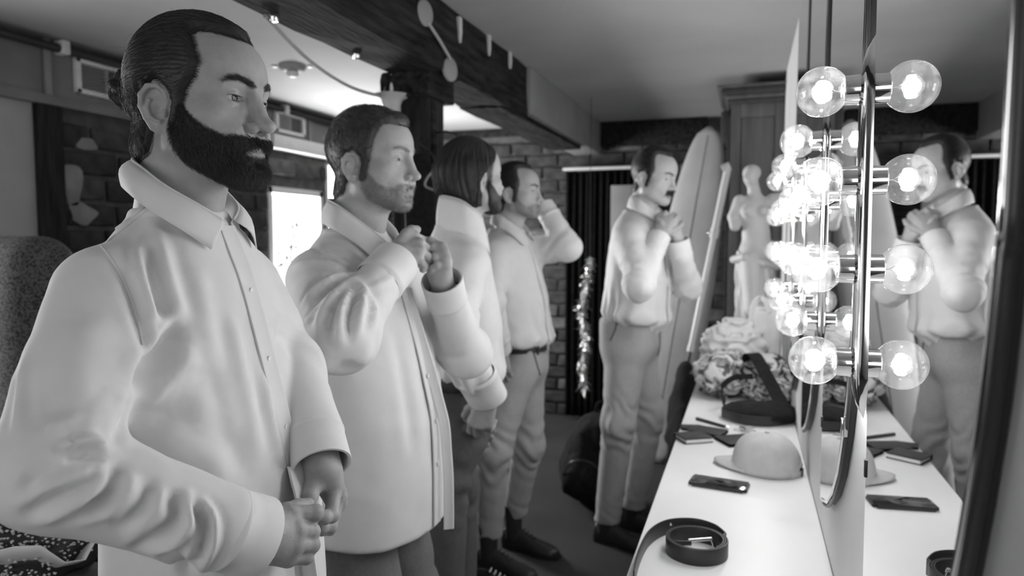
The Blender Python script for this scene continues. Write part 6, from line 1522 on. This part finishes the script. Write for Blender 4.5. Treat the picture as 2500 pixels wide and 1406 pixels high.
# ---------------------------------------------------------------- man with one arm raised to his neck
def man_raised():
    H = np.array((-.938, 2.865, 1.613)); yaw = -3; RB = rot3(yaw); L = lambda x, y, z: H+RB@np.array((x, y, z))
    root = empty('person', (-.96, 2.88, 0), 0, 'dark haired man in pale trousers with one elbow raised and his hand at his face', 'person')
    N = L(0, -.05, -.19); T = Torso(N, N-np.array((0, 0, .6)), yaw, 1.0, 1.08, table=tuck_table(.455))
    SR, ER, WR = L(.150, -.045, -.268), at(1196, 735, 2.74), at(1214, 825, 2.82); WR2 = at(1221, 856, 2.86)
    SL, EL, WL = L(-.150, -.045, -.260), at(1386, 604, 3.00), at(1344, 530, 3.05); WL2 = at(1326, 503, 3.07)
    hd_, info = build_head(dict(nose=1.1, neck=.056, gaze_z=.0, beard_dark=.45), H, -3, 0, 0, L(0, -.05, -.215), .0038, root, hair='receding', beard='short', skin=.46)
    ch, _ = hand_chains(WR2, at(1226, 915, 2.87)-WR2, at(1100, 870, 2.5)-WR2, 1, (25, 32, 38, 42)); ch2, _ = hand_chains(WL2, at(1288, 470, 3.10)-WL2, at(1420, 440, 3.2)-WL2, -1, (12, 14, 18, 20))
    arms = [(SR, ER, WR, .062, .058, .056, .046), (SL, EL, WL, .064, .060, .058, .046)]
    tk = trunk_of(T, arms); h1 = mesh_hand(ch, WR2, WR, .0042, .026, .36); h2 = mesh_hand(ch2, WL2, WL, .0042, .026, .42)
    Vb, Fb, tb_ = joinVF([hd_, (*tk, np.full(len(tk[0]), .4)), h1, h2]); link('body', np_mesh('body', Vb, Fb, tb_), 'skin', root)
    hair_cap(info, root, 'hair_dark', lambda V: .007+.006*sst(.05, .1, V[:, 2]), 5, 600, 6, .009, lambda P: np.stack([0*P[:, 0], -.8+0*P[:, 1], -.3*sst(.08, 0, P[:, 2])], 1), w0=.0007)
    face_hair(info, root, 'stubble', 'short', .0015, 1200, .004, 3, .0004, shell=False); brows(info, root, 'hair_dark', 4, 200, .0004)
    shirt, _ = make_shirt(root, T, arms, .50, .010, amp=.004, seed=41, tuck=.43, blend=.045)
    cuff(shirt, WR, WR2, .047, .046, seed=2); cuff(shirt, WL, WL2, .047, .046, seed=4); std_collar(shirt, L, 1.0, .006); front_band(shirt, T, RB, .04, .44, 8, 0, (.1, .2, .3))
    hp = N-np.array((-.058, .0, .58))
    tr, _ = trouser_mesh(root, hp, yaw, [at(1206, 1105, 2.93), at(1290, 1085, 3.12)], [at(1196, 1308, 3.03), at(1256, 1258, 3.24)], .975, 'trousers_pale', h=.012, rt=.086, rk=.066, ra=.052, waist=(.145, .115))
    belt_ring(root, hp, yaw, .940, .160, .130)
    pockets(tr, [[(1298, 845), (1308, 880), (1318, 915)]])
    for q in (at(1196, 1385, 3.03), at(1256, 1335, 3.24)): shoe(root, (q[0]-.045, q[1], 0), (1, -.22, 0))
    return root
# ---------------------------------------------------------------- man with the moustache doing up his collar
def man_moustache():
    k = 1.05; H = np.array((-.413, 3.264, 1.698)); yaw = -9; RB = rot3(yaw); L = lambda x, y, z: H+RB@np.array((x, y, z))*k
    root = empty('person', (-.55, 3.28, 0), 0, 'man with a moustache looking down and fastening his white collar, farthest from the camera', 'person')
    N = L(0, -.065, -.185); P_ = N+np.array((-.075, 0, -.6)); T = Torso(N, P_, yaw, 1.05, 1.10, table=tuck_table(.462))
    SR, ER, WR = L(.150, -.055, -.265), np.array((-.425, 2.925, 1.215)), at(1594, 615, 3.03); WR2 = at(1610, 578, 3.07)
    SL, EL, WL = L(-.150, -.055, -.265), np.array((-.258, 3.33, 1.19)), at(1664, 625, 3.12); WL2 = at(1655, 585, 3.10)
    hd_, info = build_head(dict(nose=1.3, neck=.056, gaze_z=-.35, eye_open=.0024, eye_z=-.003, smile=1.0), H, -24, -13, 0, L(0, -.06, -.21), .0038, root, scale=k, hair='receding', beard='mo', skin=.50)
    d1 = at(1632, 530, 3.08)-WR2; ch, _ = hand_chains(WR2, d1, at(1560, 500, 2.7)-WR2, 1, (48, 55, 60, 62)); ch2, _ = hand_chains(WL2, at(1645, 535, 3.09)-WL2, at(1720, 540, 3.0)-WL2, -1, (45, 52, 58, 60))
    arms = [(SR, ER, WR, .066, .064, .062, .048), (SL, EL, WL, .066, .062, .060, .048)]
    tk = trunk_of(T, arms); h1 = mesh_hand(ch, WR2, WR, .0042, .027, .42); h2 = mesh_hand(ch2, WL2, WL, .0042, .027, .46)
    Vb, Fb, tb_ = joinVF([hd_, (*tk, np.full(len(tk[0]), .4)), h1, h2]); link('body', np_mesh('body', Vb, Fb, tb_), 'skin', root)
    hair_cap(info, root, 'hair_dark', lambda V: .006+.006*sst(.05, .1, V[:, 2]), 5, 600, 6, .009, lambda P: np.stack([0*P[:, 0], -.8+0*P[:, 1], -.3*sst(.08, 0, P[:, 2])], 1), w0=.0007)
    face_hair(info, root, 'hair_dark', 'mo', .004, 500, .008, 3, .0006); brows(info, root, 'hair_dark', 4, 220, .0004)
    shirt, _ = make_shirt(root, T, arms, .51, .010, amp=.0045, seed=51, tuck=.44, blend=.05)
    cuff(shirt, WR, WR2, .049, .048, seed=2); cuff(shirt, WL, WL2, .049, .048, seed=4); std_collar(shirt, L, 1.0, .0); front_band(shirt, T, RB, .04, .445, 8, 0, (.1, .2, .3))
    hp = T.at(0, .048, .60)
    tr, _ = trouser_mesh(root, hp, yaw, [at(1510, 1035, 3.18), at(1582, 1020, 3.36)], [at(1482, 1272, 3.30), at(1545, 1238, 3.45)], 1.05, 'trousers_pale', h=.012, rt=.096, rk=.072, ra=.060, waist=(.160, .125))
    pockets(tr, [[(1508, 765), (1503, 800), (1490, 832)], [(1606, 768), (1610, 830), (1605, 868)]])
    for q in (at(1482, 1325, 3.30), at(1545, 1290, 3.45)): shoe(root, (q[0]-.05, q[1], 0), (1, -.25, 0))
    return root
man_bun(); man_fair(); man_long(); man_raised(); man_moustache()
# lone sneaker by the dress shoes
q_ = at(1150, 1440, 2.83); sk_ = empty('sneaker', (q_[0], q_[1], 0), 0, 'black sneaker with white stripes and laces beside the dress shoes', 'shoe')
sh_ = shoe(sk_, (q_[0]-.02, q_[1], 0), (1, .12, 0), 'black_fabric', .27, 'upper', 'white_trim', sock=False)
for k in range(3): link('side_stripe', tube('side_stripe', [(q_[0]+.07+k*.035, q_[1]-.040+.004*k, .022), (q_[0]+.085+k*.035, q_[1]-.030+.004*k, .055), (q_[0]+.095+k*.035, q_[1]-.012+.004*k, .078)], .005, seg=6), 'white_trim', sk_)

for o in bpy.data.objects:
    if o.type == 'MESH' and o.data.name in FIBRES: o['kind'] = 'stuff'
